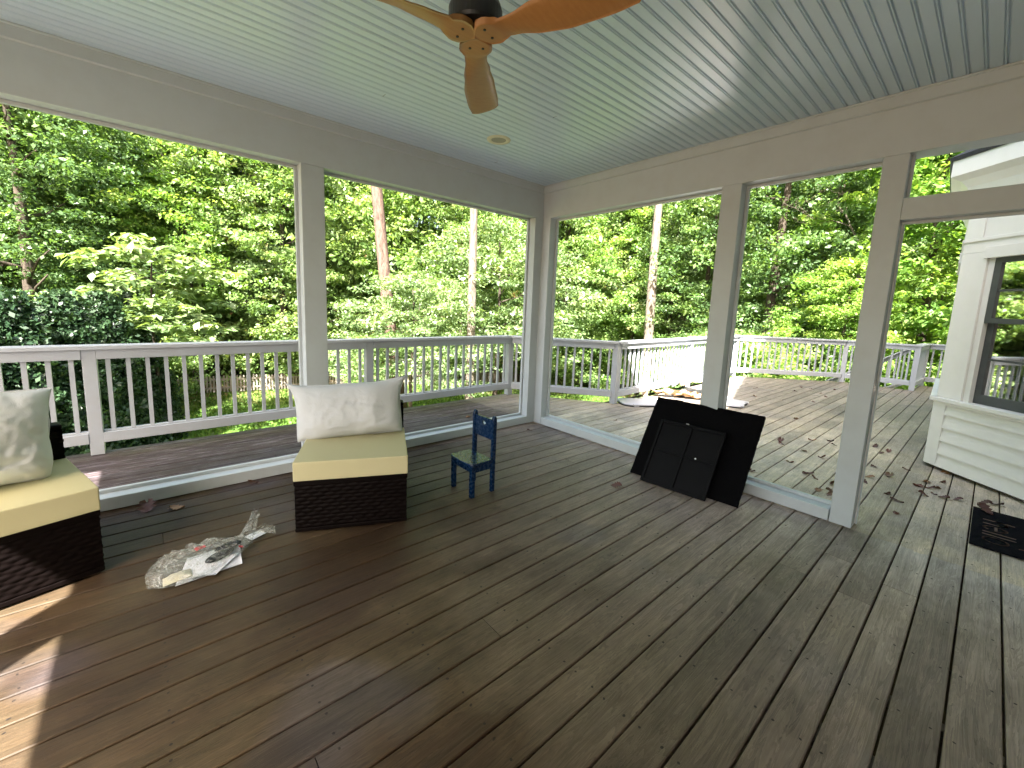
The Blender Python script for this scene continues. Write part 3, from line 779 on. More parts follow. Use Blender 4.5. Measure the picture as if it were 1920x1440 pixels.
# local: +x = world +y, +y = world -x ; chair faces world -x (local +y)
def kb(name,bv=.004,fn=None,**k):
    m=MB(); fn(m); return m.build(name,M['navy'],kc,bevel=bv,**k)
for s_ in (-1,1):
    kb('leg',fn=lambda m:m.box((s_*.122-.016,.072,.001),(s_*.122+.016,.106,.245)))
    def bl(m):
        x=s_*.120
        pts=[(-.118,.001),(-.084,.001),(-.086,.56),(-.092,.585),(-.103,.597),(-.116,.585),(-.122,.56)]
        m.prism(pts,x-.0135,x+.0135,Matrix(((0,0,1,0),(1,0,0,0),(0,1,0,0),(0,0,0,1))))
    kb('back_post',fn=bl,bv=.005)
def seat(m):
    pts=[]
    for x,y in [(-.104,-.088),(.104,-.088),(.104,-.075),(.145,-.075),(.148,.10)]: pts.append((x,y))
    for k in range(7): th=math.pi*k/6; pts.append((.148*math.cos(th)*1.0 if 0<k<6 else (.148 if k==0 else -.148),.10+.028*math.sin(th)))
    pts+=[(-.148,.10),(-.145,-.075),(-.104,-.075)]
    q=[]
    for p in pts:
        if not q or math.dist(q[-1],p)>.001: q.append(p)
    m.prism(q,.2455,.265)
kb('seat',fn=seat)
def apron(m):
    m.box((-.105,.078,.190),(.105,.094,.245)); m.box((-.105,-.106,.19),(.105,-.092,.245)); m.box((-.130,-.083,.19),(-.116,.0715,.245)); m.box((.116,-.083,.19),(.130,.0715,.245))
kb('apron',fn=apron,bv=.002)
def slat(m):
    # back panel with an oval hand hole
    N=28; x0,x1,z0,z1=-.1062,.1062,.405,.560; cx,cz,rx,rz=0,.516,.026,.015
    ring=[];outr=[]
    for k in range(N):
        th=2*math.pi*k/N; c,s=math.cos(th),math.sin(th)
        ring.append((cx+rx*c,cz+rz*s))
        tx=(x1-cx)/abs(c) if abs(c)>1e-6 else 1e9; tz=((z1-cz) if s>0 else (cz-z0))/abs(s) if abs(s)>1e-6 else 1e9
        t=min(tx,tz); outr.append((cx+c*t,cz+s*t))
    for yy in (-.109,-.094):
        b=len(m.v)
        m.v+=[(p[0],yy,p[1]) for p in ring]+[(p[0],yy,p[1]) for p in outr]
        for k in range(N): m.f.append((b+k,b+(k+1)%N,b+N+(k+1)%N,b+N+k))
    b=len(m.v)-4*N
    for k in range(N):
        k2=(k+1)%N
        m.f.append((b+k,b+k2,b+2*N+k2,b+2*N+k)); m.f.append((b+N+k,b+N+k2,b+3*N+k2,b+3*N+k))
    for cxx,czz in ((x0,z0),(x1,z0),(x1,z1),(x0,z1)):
        pass
    m.box((x0,-.1088,z0-.001),(x1,-.0942,z0+.012)); m.box((x0,-.1088,z1-.012),(x1,-.0942,z1+.001))
kb('back_slat',fn=slat,bv=0)

# ------------------------------------------------------------------ black board and framed panel leaning on the middle post
def leaning(name,y0,y1,xb,xt,zt,th,label,cat,builder,mat,skew=0):
    # board standing on the floor at x=xb, top edge at x=xt,z=zt, running y0..y1
    L=y1-y0; a=math.atan2(zt,xt-xb); Hh=math.hypot(zt,xt-xb)
    # local: x along -y (right in the picture), y = up the board, z = out of the board (towards the room)
    ex=Vector((skew,-1,0)).normalized(); ey=Vector((xt-xb,0,zt)).normalized(); ez=ex.cross(ey)
    Mx=Matrix(((ex.x,ey.x,ez.x,xb),(ex.y,ey.y,ez.y,y1),(ex.z,ey.z,ez.z,.004),(0,0,0,1)))
    return Mx,L,Hh
Mx,L,Hh=leaning('b',-2.52,-1.65,-.40,-.035,.640,.03,'','',None,None,skew=.085)
root=empty('felt_board',(-.36,-2.08,0),0,'large black fibrous board with rough edges leaning against the middle post','board')
m=MB()
N=60
def edge(t,L_,seed): return .004*noise.noise(Vector((t*30,seed,0)))+.006*noise.noise(Vector((t*7,seed,4)))
o=[]
for k in range(N): o.append((L*k/N,edge(k/N,L,1)*.3))
for k in range(40): o.append((L+edge(k/40,L,2),Hh*k/40))
for k in range(N): o.append((L*(1-k/N),Hh+edge(k/N,L,3)))
for k in range(40): o.append((edge(k/40,L,4),Hh*(1-k/40)))
m.prism(o,-.03,0,Mx); ob=m.build('sheet',M['felt'],root,off=(-.36,-2.08,0))
ez=Vector((Mx[0][2],Mx[1][2],Mx[2][2]))
Mx2,L2,H2=leaning('p',-2.325,-1.80,-.475,-.205,.485,.02,'','',None,None,skew=.10)
root=empty('framed_panel',(-.45,-2.05,0),0,'smaller black panel with cross-shaped ribs leaning on the large black board','panel')
off=(-.45,-2.05,0)
m=MB(); m.box((.005,.005,-.006),(L2-.005,H2-.005,.0),Mx2); m.build('sheet',M['blackplastic'],root,off=off)
m=MB(); r=.022
m.box((0,0,-.008),(r,H2,.016),Mx2); m.box((L2-r,0,-.008),(L2,H2,.016),Mx2); m.box((r,0,-.008),(L2-r,r,.016),Mx2); m.box((r,H2-r,-.008),(L2-r,H2,.016),Mx2)
m.build('rim',M['blackplastic'],root,off=off,bevel=.003)
m=MB(); m.box((L2/2-.010,r,.0005),(L2/2+.010,H2-r,.014),Mx2); m.box((r,H2*.53-.010,.0008),(L2/2-.0105,H2*.53+.010,.0138),Mx2); m.box((L2/2+.0105,H2*.53-.010,.0008),(L2-r,H2*.53+.010,.0138),Mx2); m.build('cross_rib',M['blackplastic'],root,off=off,bevel=.002)
m=MB(); m.box((L2*.70-.006,H2*.53-.006,.0142),(L2*.70+.006,H2*.53+.006,.017),Mx2@Matrix.Translation((L2*.70,H2*.53,0))@Matrix.Rotation(R(45),4,'Z')@Matrix.Translation((-L2*.70,-H2*.53,0))); m.build('sticker',M['paper'],root,off=off)
m=MB(); m.box((L2*.40,H2+.001,-.004),(L2*.44,H2+.009,.01),Mx2); m.build('clip',M['metal'],root,off=off)

# ------------------------------------------------------------------ hello mat outside the door
mt=empty('door_mat',(.41,-3.66,0),0,'black door mat with brown hello lettering on the deck outside the doorway','door mat')
m=MB(); m.box((0,-.50,.004),(.835,0,.014)); m.build('mat_body',M['matfab'],mt,bevel=.004)
def stroke(m,pts,w=.014):
    # text frame: s along the word (towards -x), t up the letters (towards -y)
    P=[Vector((.60-s*1.28,-.058-(t if t<.12 else .10+(t-.10)*.42),.0155)) for s,t in pts]
    for i in range(len(P)-1):
        a,b=P[i],P[i+1]; d=(b-a); 
        if d.length<1e-5: continue
        d.normalize(); n=Vector((-d.y,d.x,0))*w/2; e=d*w*.3
        q=len(m.v); m.v+=[tuple(a-e+n),tuple(b+e+n),tuple(b+e-n),tuple(a-e-n)]; m.f.append((q+3,q+2,q+1,q))
def ell(cx,cy,rx,ry,a0,a1,n=22): return [(cx+rx*math.cos(R(a0+(a1-a0)*k/n)),cy+ry*math.sin(R(a0+(a1-a0)*k/n))) for k in range(n+1)]
def letter(fn): 
    m=MB(); fn(m); m.build('letter',M['matink'],mt)
letter(lambda m:(stroke(m,[(0.02,0),(0.02,.20)]),stroke(m,[(0.02,.06)]+ell(.052,.075,.032,.035,180,0)+[(.084,0.0)])))
letter(lambda m:stroke(m,[(.118,.058),(.185,.058)]+ell(.150,.055,.034,.052,5,315)))
letter(lambda m:stroke(m,[(.225,.0),(.223,.20)]))
letter(lambda m:stroke(m,[(.268,.0),(.266,.20)]))
letter(lambda m:stroke(m,ell(.338,.055,.040,.054,0,360,30)))

# ------------------------------------------------------------------ bag and papers on the boards
def sheet(name,corners,z,label,cat,mat,th=.0015,curl=.006,group=None,bow=0):
    m=MB(); c=[Vector(p) for p in corners]
    def fn(u,v):
        p=(c[0]*(1-u)+c[1]*u)*(1-v)+(c[3]*(1-u)+c[2]*u)*v
        n_=noise.noise(Vector((p.x*9+z*50,p.y*9,z*30)))
        return (p.x,p.y,z+curl*(.5+.9*n_)+bow*math.sin(math.pi*u))
    m.grid(14,14,fn); nt=len(m.v); m.grid(14,14,lambda u,v:tuple(Vector(fn(u,v))-Vector((0,0,th))))
    for e in ([i for i in range(15)],[14*15+i for i in range(15)],[j*15 for j in range(15)],[j*15+14 for j in range(15)]):
        for p,q in zip(e,e[1:]): m.f.append((p,q,q+nt,p+nt))
    o=m.build(name,mat,None,smooth=True); 
    return tag(o,label,cat,group)
sheet('paper_sheet',[(-3.52,-1.16),(-3.24,-1.14),(-3.22,-.90),(-3.46,-.92)],.004,'lower sheet of white paper under the clear plastic bag','paper',M['paper'])
sheet('paper_sheet',[(-3.50,-1.12),(-3.36,-1.185),(-3.24,-1.04),(-3.42,-.99)],.014,'upper folded white paper lying across the lower sheet','paper',M['paper'],curl=.009)
sheet('paper_sheet',[(-3.16,-.92),(-3.08,-.885),(-3.11,-.83),(-3.19,-.86)],.004,'small white paper corner sticking out beside the bag knot','paper',M['paper'])
m=MB()
m.grid(16,12,lambda u,v:(-3.565+.115*u+.0*v,-1.145+.075*v+.02*u,.016+.020*(math.sin(math.pi*u)*math.sin(math.pi*v))**.6+.004*noise.noise(Vector((u*5,v*5,1)))))
m.grid(16,12,lambda u,v:(-3.565+.115*u+.0*v,-1.145+.075*(1-v)+.02*u,.0155))
tag(m.build('pouch',M['cream_plastic'],None,smooth=True),'small cream packet lying on the white papers by the bag','packet')
m=MB()
for (cx,cy,a,ln,wd) in ((-3.325,-1.03,.45,.15,.065),(-3.28,-.955,.15,.13,.05)):
    Mq=Matrix.Translation((cx,cy,.03))@Matrix.Rotation(a,4,'Z')
    b=len(m.v); 
    m.grid(18,10,lambda u,v:tuple(Mq@Vector((ln*.5*math.cos(2*math.pi*u)*math.sin(math.pi*max(.001,min(.999,v))),wd*.5*math.sin(2*math.pi*u)*math.sin(math.pi*max(.001,min(.999,v))),.018*math.cos(math.pi*v)))))
tag(m.build('strap_bundle',M['blackplastic'],None,smooth=True),'black crumpled strap bundle inside the clear plastic bag','strap')
for k,(x,y,lab) in enumerate(((-3.40,-.885,'bright red scrap at the far edge of the clear plastic bag'),(-3.225,-1.0,'small red square tag at the right side of the clear bag'))):
    m=MB(); Mq=Matrix.Translation((x,y,.03))@Matrix.Rotation(.5+k,4,'Z')@Matrix.Rotation(.35,4,'X'); w_=.05 if k==0 else .022
    m.grid(5,4,lambda u,v:tuple(Mq@Vector(((u-.5)*w_,(v-.5)*.022,.004*math.sin(u*6))))); m.grid(5,4,lambda u,v:tuple(Mq@Vector(((.5-u)*w_,(v-.5)*.022,-.0015+.004*math.sin((1-u)*6)))))
    tag(m.build('red_tag',M['red'],None),lab,'tag')
def bagfn(u,v):
    # closed crumpled bag body, long axis from the lower left to the knot
    A=Vector((-3.62,-1.10,0));B=Vector((-3.17,-.93,0)); d=(B-A); t=v
    ax=A+d*t; n=Vector((-d.y,d.x,0)).normalized()
    key=[(0,.012),(.08,.085),(.25,.135),(.5,.145),(.72,.105),(.88,.05),(1,.018)]
    for (p,a),(q,b) in zip(key,key[1:]):
        if p<=t<=q: w=a+(b-a)*(t-p)/(q-p)
    hz=.065*(w/.14)**.6
    th=2*math.pi*u
    x=n*(w*math.cos(th)); z=hz*(1+math.sin(th))*.5+.003
    p=ax+x; q=Vector((p.x*14,p.y*14,z*20))
    r=(.5-abs(noise.noise(q)))*.030+(.5-abs(noise.noise(q*2.3)))*.016
    zz=z+ (r if math.sin(th)>-.3 else r*.05)
    return (p.x+n.x*math.cos(th)*r, p.y+n.y*math.cos(th)*r, max(.003,zz))
m=MB(); m.grid(64,56,bagfn)
o=m.build('plastic_bag',M['clear'],None,smooth=True); tag(o,'crumpled clear plastic bag with knotted neck on the porch boards','bag')
m=MB()
def neck(u,v):
    A=Vector((-3.19,-.94,.03));B=Vector((-3.115,-.80,.115)); P=A.lerp(B,v); th=2*math.pi*u
    r=.030*(1-v)+.010+.008*math.sin(th*5+v*4)
    if v>.85: r+=.01
    return (P.x+r*math.cos(th)*.9,P.y+r*math.sin(th)*.4,P.z+r*math.sin(th)*.8)
m.grid(40,16,neck)
def flare(u,v):
    A=Vector((-3.18,-.93,.03)); a=R(-25+70*u); r=.01+.13*v
    return (A.x+math.cos(a)*r,A.y+math.sin(a)*r*.8,.035+.035*math.sin(u*22)*v*.6+.03*v*(1-v)*2)
m.grid(40,10,flare)
m.build('bag_neck',M['clear'],o,smooth=True)

# ------------------------------------------------------------------ things lying on the sunny part of the deck
def rrect(w,d,r,n=8):
    o=[]
    for cx,cy,a0 in ((w/2-r,d/2-r,0),(-w/2+r,d/2-r,90),(-w/2+r,-d/2+r,180),(w/2-r,-d/2+r,270)):
        for k in range(n+1): a=R(a0+90*k/n); o.append((cx+r*math.cos(a),cy+r*math.sin(a)))
    return o
def lid(loc,rz,w,d,label):
    root=empty('storage_cover',loc,rz,label,'lid')
    m=MB(); m.prism(rrect(w-.03,d-.03,min(w,d)*.3),.012,.028); m.build('top',M['lidgrey'],root,bevel=.005)
    m=MB(); m.prism(rrect(w,d,min(w,d)*.31),.001,.0118); m.build('rim',M['blackplastic'],root,bevel=.004)
    for s_ in (-1,1):
        m=MB(); m.box((s_*w*.3-.04,-d/2-.012,.002),(s_*w*.3+.04,-d/2+.045,.036)); m.build('clip',M['lidgrey'],root,bevel=.006)
lid((2.25,-.22,0),R(-35),.95,.50,'pale grey rounded lid with dark rim lying by the sunlit railing')
lid((3.45,-1.02,0),R(10),.60,.34,'pale lid half in shade right of the middle porch post')
m=MB(); m.box((-.04,-.02,.001),(.04,.02,.405)); o=m.build('timber_stub',M['palewood'],None,bevel=.004); o.location=(2.69,.10,0); o.rotation_euler=(R(2),R(-2),R(-50))
tag(o,'short upright pale timber standing among the cardboard on the sunny deck','timber')
sheet('cardboard_flap',[(2.70,.10),(3.15,-.55),(3.30,-.45),(2.95,.12)],.03,'tan cardboard flap curled up beside the upright timber','cardboard',M['cardboard'],curl=.12,th=.004)
sheet('cardboard_flap',[(3.0,-.25),(3.35,-.75),(3.75,-.45),(3.35,.0)],.02,'tan cardboard sheet lying under the white wrapping','cardboard',M['cardboard'],curl=.05,th=.004)
sheet('white_wrapping',[(3.1,-.15),(3.5,-.70),(4.1,-.25),(3.6,.15)],.10,'crumpled white wrapping heaped on the sunny deck','wrapping',M['paper'],curl=.22,bow=.10)
sheet('white_wrapping',[(3.3,-.75),(3.6,-.95),(3.75,-.70),(3.45,-.50)],.04,'small white paper piece near the base of the middle post outside','wrapping',M['paper'],curl=.06)
m=MB(); m.tube([(2.75,.16,.19),(3.35,-.02,.15)],.006,8); tag(m.build('thin_rod',M['black_metal'],None),'thin dark rod resting across the cardboard','rod')

# ------------------------------------------------------------------ fallen leaves
def dry(seed):
    r_=random.Random(seed); m=MB(); lobes=5
    def fn(u,v):
        L=.085; w=.030*math.sin(math.pi*min(1,u*.95+.05))*(1+.35*math.cos(u*lobes*2*math.pi)); s=(v-.5)*2
        return (L*(u-.5)*(1-.1*r_.random()*0),w*s,.006+ .018*abs(s)**1.5*(.6+.4*math.sin(u*5+seed))+.010*math.sin(u*3.2+seed))
    m.grid(12,5,fn); 
    m.tube([(-.042,0,.008),(-.07,.005,.004)],.0012,5)
    return m
protos=[dry(s).build('fallen_leaf',M['dryleaf'],None,smooth=True) for s in (1,2,3)]
explicit=[(-3.62,-.12,1.15,'curled orange-brown leaf between the left sill and the left wicker chair'),(-3.47,-.20,1.0,'dark curled leaf beside the orange-brown leaf by the left sill'),(-3.01,-.04,1.0,'dark leaf lying against the left sill'),
 (-.75,-1.75,1.0,'single reddish leaf alone on the indoor boards left of the black board'),(-.36,-1.97,1.0,'brown leaf at the foot of the framed black panel'),(-3.39,-.86,1.0,'brown curled leaf touching the far side of the clear bag'),(-.30,-.25,.7,'tiny dark leaf near the porch corner'),
 (-1.75,-.04,.8,'small brown leaf in the crack beside the sill behind the blue chair'),(-.55,.62,.8,'dark leaf alone on the outer strip of deck past the blue chair')]
n=0
def put_leaf(x,y,s,label,group=None):
    global n
    o=protos[n] if n<3 else copy_obj(protos[n%3])
    o.location=(x,y,.001); o.rotation_euler=(random.uniform(-.15,.15),random.uniform(-.15,.15),random.uniform(0,6.28)); o.scale=(s,s*random.uniform(.8,1.3),s*random.uniform(.7,1.5))
    if 'group' in o.keys(): del o['group']
    tag(o,label,'leaf',group); n+=1
for x,y,s,l in explicit: put_leaf(x,y,s,l)
G='dry leaves scattered over the outer deck'
LB='dry curled brown leaf among many scattered over the outer deck boards'
for k in range(17): # drift by the doorway and the mat
    put_leaf(random.gauss(1.45,.33),random.gauss(-3.42,.16),random.uniform(.6,1.0),LB,G)
for k in range(27):
    x=random.uniform(.5,2.6); y=-2.2-.4*x+random.gauss(0,.55)
    if y<-3.6: y=-3.2+random.uniform(-.3,.3)
    if x>1.9 and y<-3.2: y+=.6
    put_leaf(x,y,random.uniform(.6,1.1),LB,G)
for k in range(28):
    x=random.uniform(.4,7.5); y=random.uniform(-3.0,-.3)
    put_leaf(x,y,random.uniform(.5,1.1),LB,G)
for (x,y) in ((1.16,-3.72),(.98,-3.97),(.52,-3.95),(.9,-4.1)):
    o=copy_obj(protos[0]); o.location=(x,y,.016); o.rotation_euler=(0,0,x*9); tag(o,'pale dry leaf lying on top of the black door mat','leaf','leaves on the door mat')

# ------------------------------------------------------------------ trees
def leaves_array(r_,clumps,per,size,flat,upw=.6,asp=.55):
    """clumps: array (n,4) centre+radius -> verts (N*4,3), rnd (N)"""
    n=len(clumps); N=n*per
    c=np.repeat(clumps,per,axis=0)
    d=r_.normal(size=(N,3)); d/=np.linalg.norm(d,axis=1)[:,None]
    rad=r_.random(N)**.45
    pos=c[:,:3]+d*(c[:,3]*rad)[:,None]*np.array([1,1,flat])
    nrm=r_.normal(size=(N,3))*.55+np.array([0,0,upw])+d*.35; nrm/=np.linalg.norm(nrm,axis=1)[:,None]
    t=r_.normal(size=(N,3)); t-=nrm*(t*nrm).sum(1)[:,None]; t/=np.linalg.norm(t,axis=1)[:,None]
    b=np.cross(nrm,t); s=(size*np.clip(np.exp(r_.normal(size=N)*.38)*np.repeat(.75+.5*r_.random(n),per),.5,1.7))[:,None]
    v=np.empty((N,4,3)); v[:,0]=pos-t*s*.5; v[:,1]=pos+b*s*asp*.5-t*s*.05+nrm*s*.08; v[:,2]=pos+t*s*.5-nrm*s*.05; v[:,3]=pos-b*s*asp*.5-t*s*.05+nrm*s*.08
    cl=np.repeat(r_.random(n),per); rn=np.clip(cl*.55+r_.random(N)*.45,0,1)
    return v.reshape(-1,3),rn
def leafmesh(name,v,rn,mat,extra=None):
    N=len(rn); nv=len(v)
    me=bpy.data.meshes.new(name)
    me.vertices.add(nv); me.vertices.foreach_set('co',v.astype(np.float32).ravel())
    me.loops.add(nv); me.loops.foreach_set('vertex_index',np.arange(nv,dtype=np.int32))
    me.polygons.add(N); me.polygons.foreach_set('loop_start',np.arange(0,nv,4,dtype=np.int32)); me.polygons.foreach_set('loop_total',np.full(N,4,dtype=np.int32))
    me.update(calc_edges=True)
    a=me.attributes.new('rnd','FLOAT','FACE'); a.data.foreach_set('value',rn.astype(np.float32))
    me.materials.append(mat); return me
def crown_clumps(r_,H_,Rr,z0,n,cr,shape='round'):
    """clump centres through a crown from z0 to H_; max radius Rr"""
    z=r_.random(n); out=[]
    th=r_.random(n)*2*np.pi
    if shape=='round': prof=np.sqrt(np.clip(1-(2*z-1)**2*.9,0,1))*(.75+.35*np.sin(th*3+z*9))
    elif shape=='cone': prof=(1-z)**.8*.95+.08
    elif shape=='tier':
        z=np.floor(z*7)/7+r_.random(n)*.09+.05*np.sin(th*3); prof=np.sqrt(np.clip(1-(z*1.05-.25)**2*1.5,.04,1))
    else: prof=np.ones(n)*(.8+.3*np.sin(th*2+z*7))
    rr=Rr*prof*np.sqrt(.12+.88*r_.random(n))
    return np.stack([rr*np.cos(th),rr*np.sin(th),z0+z*(H_-z0),cr*(.6+.8*r_.random(n))],axis=1)
def trunk_mb(r_,H_,r0,lean=0,branches=9,z0=2,Rr=2.5,seg=9,top=.25):
    m=MB(); pts=[];rad=[]; K_=9
    for k in range(K_+1):
        t=k/K_; pts.append((lean*t*H_+.12*math.sin(t*5+r0*40)*t,.10*math.cos(t*4+r0*70)*t,t*H_)); rad.append(r0*(1-(1-top)*t)*(1.25 if k==0 else 1))
    m.tube(pts,rad,seg)
    for k in range(branches):
        t=r_.uniform(max(.15,z0/H_),.93); p=Vector(pts[int(t*K_)]).lerp(Vector(pts[min(K_,int(t*K_)+1)]),t*K_-int(t*K_)); a=r_.uniform(0,6.28); L_=Rr*r_.uniform(.35,.75)*(1.1-t*.7)
        q=[p]; 
        for j in range(1,5): 
            s_=j/4; q.append(p+Vector((math.cos(a+.3*s_)*L_*s_,math.sin(a+.3*s_)*L_*s_,L_*(.25*s_+.25*s_*s_)+.05*math.sin(j*9))))
        m.tube(q,[r0*.33*(1-.8*j/4)*(1.1-.5*t)+.006 for j in range(5)],5)
    return m
rr=np.random.default_rng(11)
def make_kind(name,H_,Rr,z0,ncl,per,size,cr,flat,mat,bark,r0,shape='round',upw=.6,br=9):
    cl=crown_clumps(rr,H_,Rr,z0,ncl,cr,shape)
    v,rn=leaves_array(rr,cl,int(per*1.35),size*.95,flat,upw)
    me=leafmesh(name+'_crown',v,rn,mat)
    t=trunk_mb(random.Random(hash(name)%1000 if False else len(name)*7),H_*.93,r0,branches=br,z0=z0,Rr=Rr)
    tm=bpy.data.meshes.new(name+'_trunk'); tm.from_pydata(t.v,[],t.f); tm.update(); tm.materials.append(bark)
    tm.polygons.foreach_set('use_smooth',[True]*len(tm.polygons))
    return name,me,tm
KN={}
KN['broad']=make_kind('broadleaf_tree',11,3.6,.8,420,62,.13,.55,.40,M['leaf'],M['bark'],.16)
KN['tall']=make_kind('broadleaf_tree',13,3.4,1.5,420,62,.14,.60,.5,M['leaf'],M['bark'],.20)
KN['dark']=make_kind('broadleaf_tree',13,4.2,1.0,480,60,.13,.60,.42,M['leafdark'],M['bark'],.24)
KN['yellow']=make_kind('broadleaf_tree',10,3.2,.6,400,76,.125,.50,.38,M['leafyel'],M['bark'],.13)
KN['pale']=make_kind('broadleaf_tree',11,3.3,.9,400,60,.12,.50,.45,M['leafpale'],M['bark'],.14)
KN['dogwood']=make_kind('dogwood_tree',6.6,3.5,2.3,260,75,.12,.60,.30,M['leafpale'],M['bark'],.10,'tier',.9,14)
KN['bigleaf']=make_kind('sapling_tree',5.6,1.8,3.0,90,34,.20,.42,.28,M['leafpale'],M['bark'],.06,'tier',1.3,10)
KN['hyellow']=make_kind('broadleaf_tree',12,3.5,3.6,400,70,.12,.50,.42,M['leafyel'],M['bark'],.13)
KN['hpale']=make_kind('broadleaf_tree',12,3.3,3.6,400,70,.11,.50,.45,M['leafpale'],M['bark'],.14)
KN['shrub']=make_kind('shrub',3.9,2.0,.1,260,60,.10,.42,.6,M['leaf'],M['bark'],.05,'round',.5,6)
KN['yshrub']=make_kind('shrub',3.6,1.8,.1,220,60,.11,.40,.5,M['leafyel'],M['bark'],.05,'round',.5,6)
KN['arbor']=make_kind('evergreen_tree',4.4,1.25,.05,420,60,.10,.24,.9,M['needle'],M['bark'],.08,'cone',.1,4)
KN['hemlock']=make_kind('evergreen_tree',13,3.8,.3,520,60,.12,.60,.25,M['leafdark'],M['bark'],.2,'cone',.9,12)
def at(b,d): return CAM[0]+d*math.cos(R(b)),CAM[1]+d*math.sin(R(b))
def tree(kind,b,d,s,label,cat='tree',group=None,rz=None,sz=1.0,gz=GZ,crown=True,mat=None):
    nm,cm,tm=KN[kind]; x,y=at(b,d)
    r=empty(nm,(x,y,gz),random.uniform(0,6.28) if rz is None else rz,label,cat,group); r.scale=(s,s,s*sz)
    for nn_,me in (('crown',cm),('trunk',tm)):
        o=bpy.data.objects.new(nn_,me); col.objects.link(o); o.parent=r
    return r
tree('hemlock',101,25,1.25,'dark dense evergreen filling the left edge above the railing')
tree('dark',98,22,1.0,'dark green tree behind the hedge at the far left')
tree('dark',92.5,27,1.15,'dark green tree behind the pale big-leaved sapling')
tree('bigleaf',89.5,16.5,1.1,'slender sapling with large pale leaf layers behind the left railing')
tree('hyellow',86.3,25,1.15,'yellow-green tree standing behind the pale sapling')
tree('hpale',80,25,1.15,'silvery green sunlit tree left of the left porch post')
tree('broad',84,27,1.25,'tall green tree beyond the picket fence left of the left post')
tree('broad',77.5,24,1.2,'mid green tree partly hidden by the left porch post')
tree('pale',74.5,26,1.2,'pale sunlit tree behind the left porch post')
tree('dogwood',62.5,15.0,.82,'tiered dogwood with layered branches in front of the pine trunk')
tree('dogwood',51,18.5,1.2,'larger tiered dogwood left of the porch corner post')
tree('broad',56,24,1.05,'green tree behind the two bare trunks')
tree('tall',66,27,1.1,'tall green tree rising behind the pine trunk')
tree('broad',47.5,24.5,1.15,'green tree directly behind the porch corner post')
tree('broad',42,24,1.15,'bright green tree just right of the porch corner post')
tree('tall',37,25,1.0,'tall bright green tree between corner post and pale snag')
tree('yellow',33,24,1.05,'yellow-green tree wrapped round the pale snag')
tree('pale',28.5,23,1.0,'feathery pale tree right of the pale snag')
tree('broad',24.5,21,1.0,'green tree behind the middle porch post')
tree('dark',17.5,19,1.05,'large dark green tree seen through the opening right of the middle post')
tree('dark',12.5,21,1.0,'dark green tree with broad trunk behind the door post')
tree('yellow',10.8,15,.62,'low yellow-green tree leaning out left of the door post')
tree('yellow',4.6,17.2,1.2,'large bright yellow-green tree filling the doorway view')
tree('yellow',-1.5,17,1.1,'bright yellow-green tree seen through the bay window')
tree('shrub',24,15.5,.98,'rounded green shrub behind the middle porch post and sunlit railing')
tree('shrub',20,14.5,1.02,'light green shrub rising above the half-lit railing')
tree('yshrub',16.5,14.5,1.06,'yellow-tipped shrub just above the far railing')
tree('shrub',13,15,1.0,'dense green shrub left of the door post')
tree('yshrub',5.5,17.5,1.0,'bright shrub beyond the stair opening')
tree('shrub',36.5,24.5,1.0,'green shrub behind the sunlit railing left part')
tree('shrub',43,24,.9,'green shrub low behind the porch corner post')
tree('shrub',69,23,.7,'leafy shrub by the fence right of the left porch post')
tree('broad',80.5,28,1.1,'tall green tree standing beyond the picket fence')
tree('shrub',90.5,21.5,1.1,'fresh green shrub with feathery top behind the left railing')
hp=[(103,12.2),(99.5,12.6),(96.2,13.6),(93.6,15),(91.5,16.8),(92.0,19.5),(105.5,13),(110,12)]
hl=['at the far left edge','second from the left edge','third from the left edge','fourth from the left edge','behind the left railing post','last at the lawn end of the row','cut off outside the left edge','outermost of the row']
for (b,d),l in zip(hp,hl): tree('arbor',b,d,1.0,'dark evergreen hedge tree '+l,'hedge tree','dark evergreen hedge row')
# bare trunks
def bare(name,b,d,h,r0,lean,mat,label,branches,top=.55):
    x,y=at(b,d); root=empty(name,(x,y,GZ),0,label,'tree')
    m=trunk_mb(random.Random(int(b)),h,r0,lean=lean,branches=0,top=top,seg=14); m.build('trunk',mat,root,smooth=True)
    for pts,rad in branches:
        mm=MB(); mm.tube(pts,rad,6); mm.build('branch',mat,root,smooth=True)
bare('pine_tree',63.9,17.5,16,.27,-.12,M['pinebark'],'straight pine trunk with reddish bark behind the dogwood',[])
bare('bare_tree',54.6,14.8,15,.17,-.0,M['palebark'],'thin pale mottled trunk left of the porch corner post',[])
bare('dead_tree',30.8,19,12.5,.23,.0,M['palebark'],'pale dead trunk with a broken side branch seen right of the corner post',[([(0.1,0,9.6),(.6,-.35,9.85),(1.1,-.75,10.2)],[.07,.05,.015])])
# grey twiggy dead limb near the top of the right bay
x,y=at(9.8,17.5); root=empty('dead_tree',(x,y,GZ),0,'leafless twiggy dead tree showing at the top beside the door post','tree')
m=MB(); r_=random.Random(5)
def twig(m,p,d,L,r,k):
    q=[p]; 
    for j in range(4): d=(d+Vector((r_.uniform(-.3,.3),r_.uniform(-.3,.3),r_.uniform(-.2,.2)))).normalized(); q.append(q[-1]+d*L/4)
    m.tube(q,[r*(1-.15*j) for j in range(5)],5)
    if k>0:
        for j in range(3): twig(m,q[r_.randint(2,4)],(d+Vector((r_.uniform(-.9,.9),r_.uniform(-.9,.9),r_.uniform(-.4,.6)))).normalized(),L*.62,r*.5,k-1)
m.tube([(0,0,0),(.05,.05,4),(0,.1,6.9)],[.09,.07,.05],8); m.build('trunk',M['palebark'],root)
m=MB(); twig(m,Vector((0,.1,6.8)),Vector((0,.4,1)),1.8,.04,4); m.build('branch',M['palebark'],root)

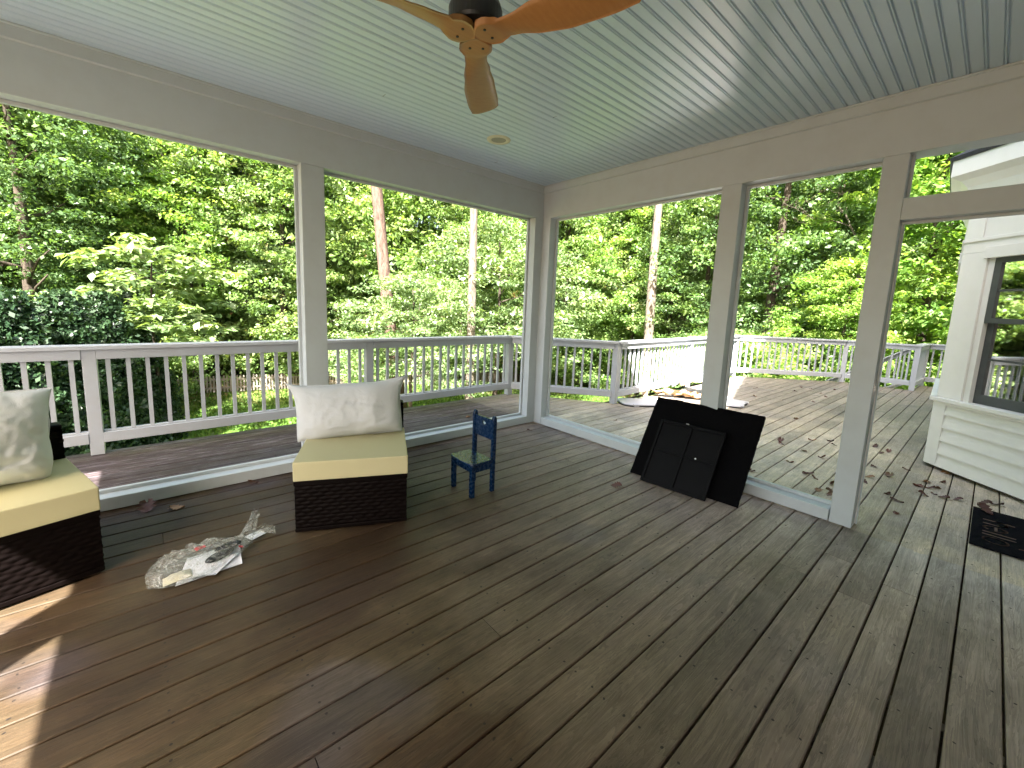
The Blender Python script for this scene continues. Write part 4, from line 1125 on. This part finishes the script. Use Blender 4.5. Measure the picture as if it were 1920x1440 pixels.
# far woods: one mass behind everything
V=[];RN=[]; tv=MB()
r2=np.random.default_rng(5)
for k in range(120):
    b=-38+168*(k+r2.random())/120; d=27+r2.random()*20 if k%3 else 25+r2.random()*4
    h=15+r2.random()*7+ (d-25)*.25; Rr=3.6+r2.random()*1.8
    x,y=at(b,d)
    cl=crown_clumps(r2,h,Rr,.4 if k%2 else 2.5,210,.95,'round'); cl[:,0]+=x; cl[:,1]+=y; cl[:,2]+=GZ
    v,rn=leaves_array(r2,cl,60,.22,.5)
    V.append(v);RN.append(np.clip(rn*.6+r2.random()*.4,0,.97))
    tv.tube([(x,y,GZ),(x+r2.normal()*.3,y+r2.normal()*.3,GZ+h*.5),(x+r2.normal()*.5,y,GZ+h*.9)],[.16,.12,.05],7)
# undergrowth belt
cl=[]
for k in range(1500):
    b=-38+168*r2.random(); d=23.5+r2.random()*12; x,y=at(b,d); cl.append((x,y,GZ+r2.random()*2.2,.7))
v,rn=leaves_array(r2,np.array(cl),60,.18,.7); V.append(v);RN.append(rn)
me=leafmesh('far_woods',np.concatenate(V),np.concatenate(RN),M['leaf'])
o=bpy.data.objects.new('far_woods',me); col.objects.link(o); tag(o,kind='stuff')
o=tv.build('far_trunks',M['bark'],None,smooth=True); tag(o,kind='stuff')
# clumps of longer grass on the near lawn
N=26000
gx=r2.uniform(-9,16,N); gy=r2.uniform(2,20,N)
h=.05+.07*r2.random(N); a=r2.random(N)*6.28
p=np.stack([gx,gy,np.full(N,GZ)],1); dx=np.stack([np.cos(a),np.sin(a),0*a],1)
v=np.empty((N,4,3)); w_=.05
v[:,0]=p-dx*w_; v[:,1]=p+dx*w_; tipx=r2.normal(size=(N,3))*.02; tipx[:,2]=0
v[:,2]=p+dx*w_*.4+tipx+np.stack([0*h,0*h,h],1); v[:,3]=p-dx*w_*.4+tipx+np.stack([0*h,0*h,h],1)
me=leafmesh('grass',v.reshape(-1,3),r2.random(N),leaf_mat('grass_blades',[(0,(.04,.085,.014)),(.6,(.08,.15,.025)),(1,(.13,.19,.04))],.35))
o=bpy.data.objects.new('grass',me); col.objects.link(o); tag(o,kind='stuff')
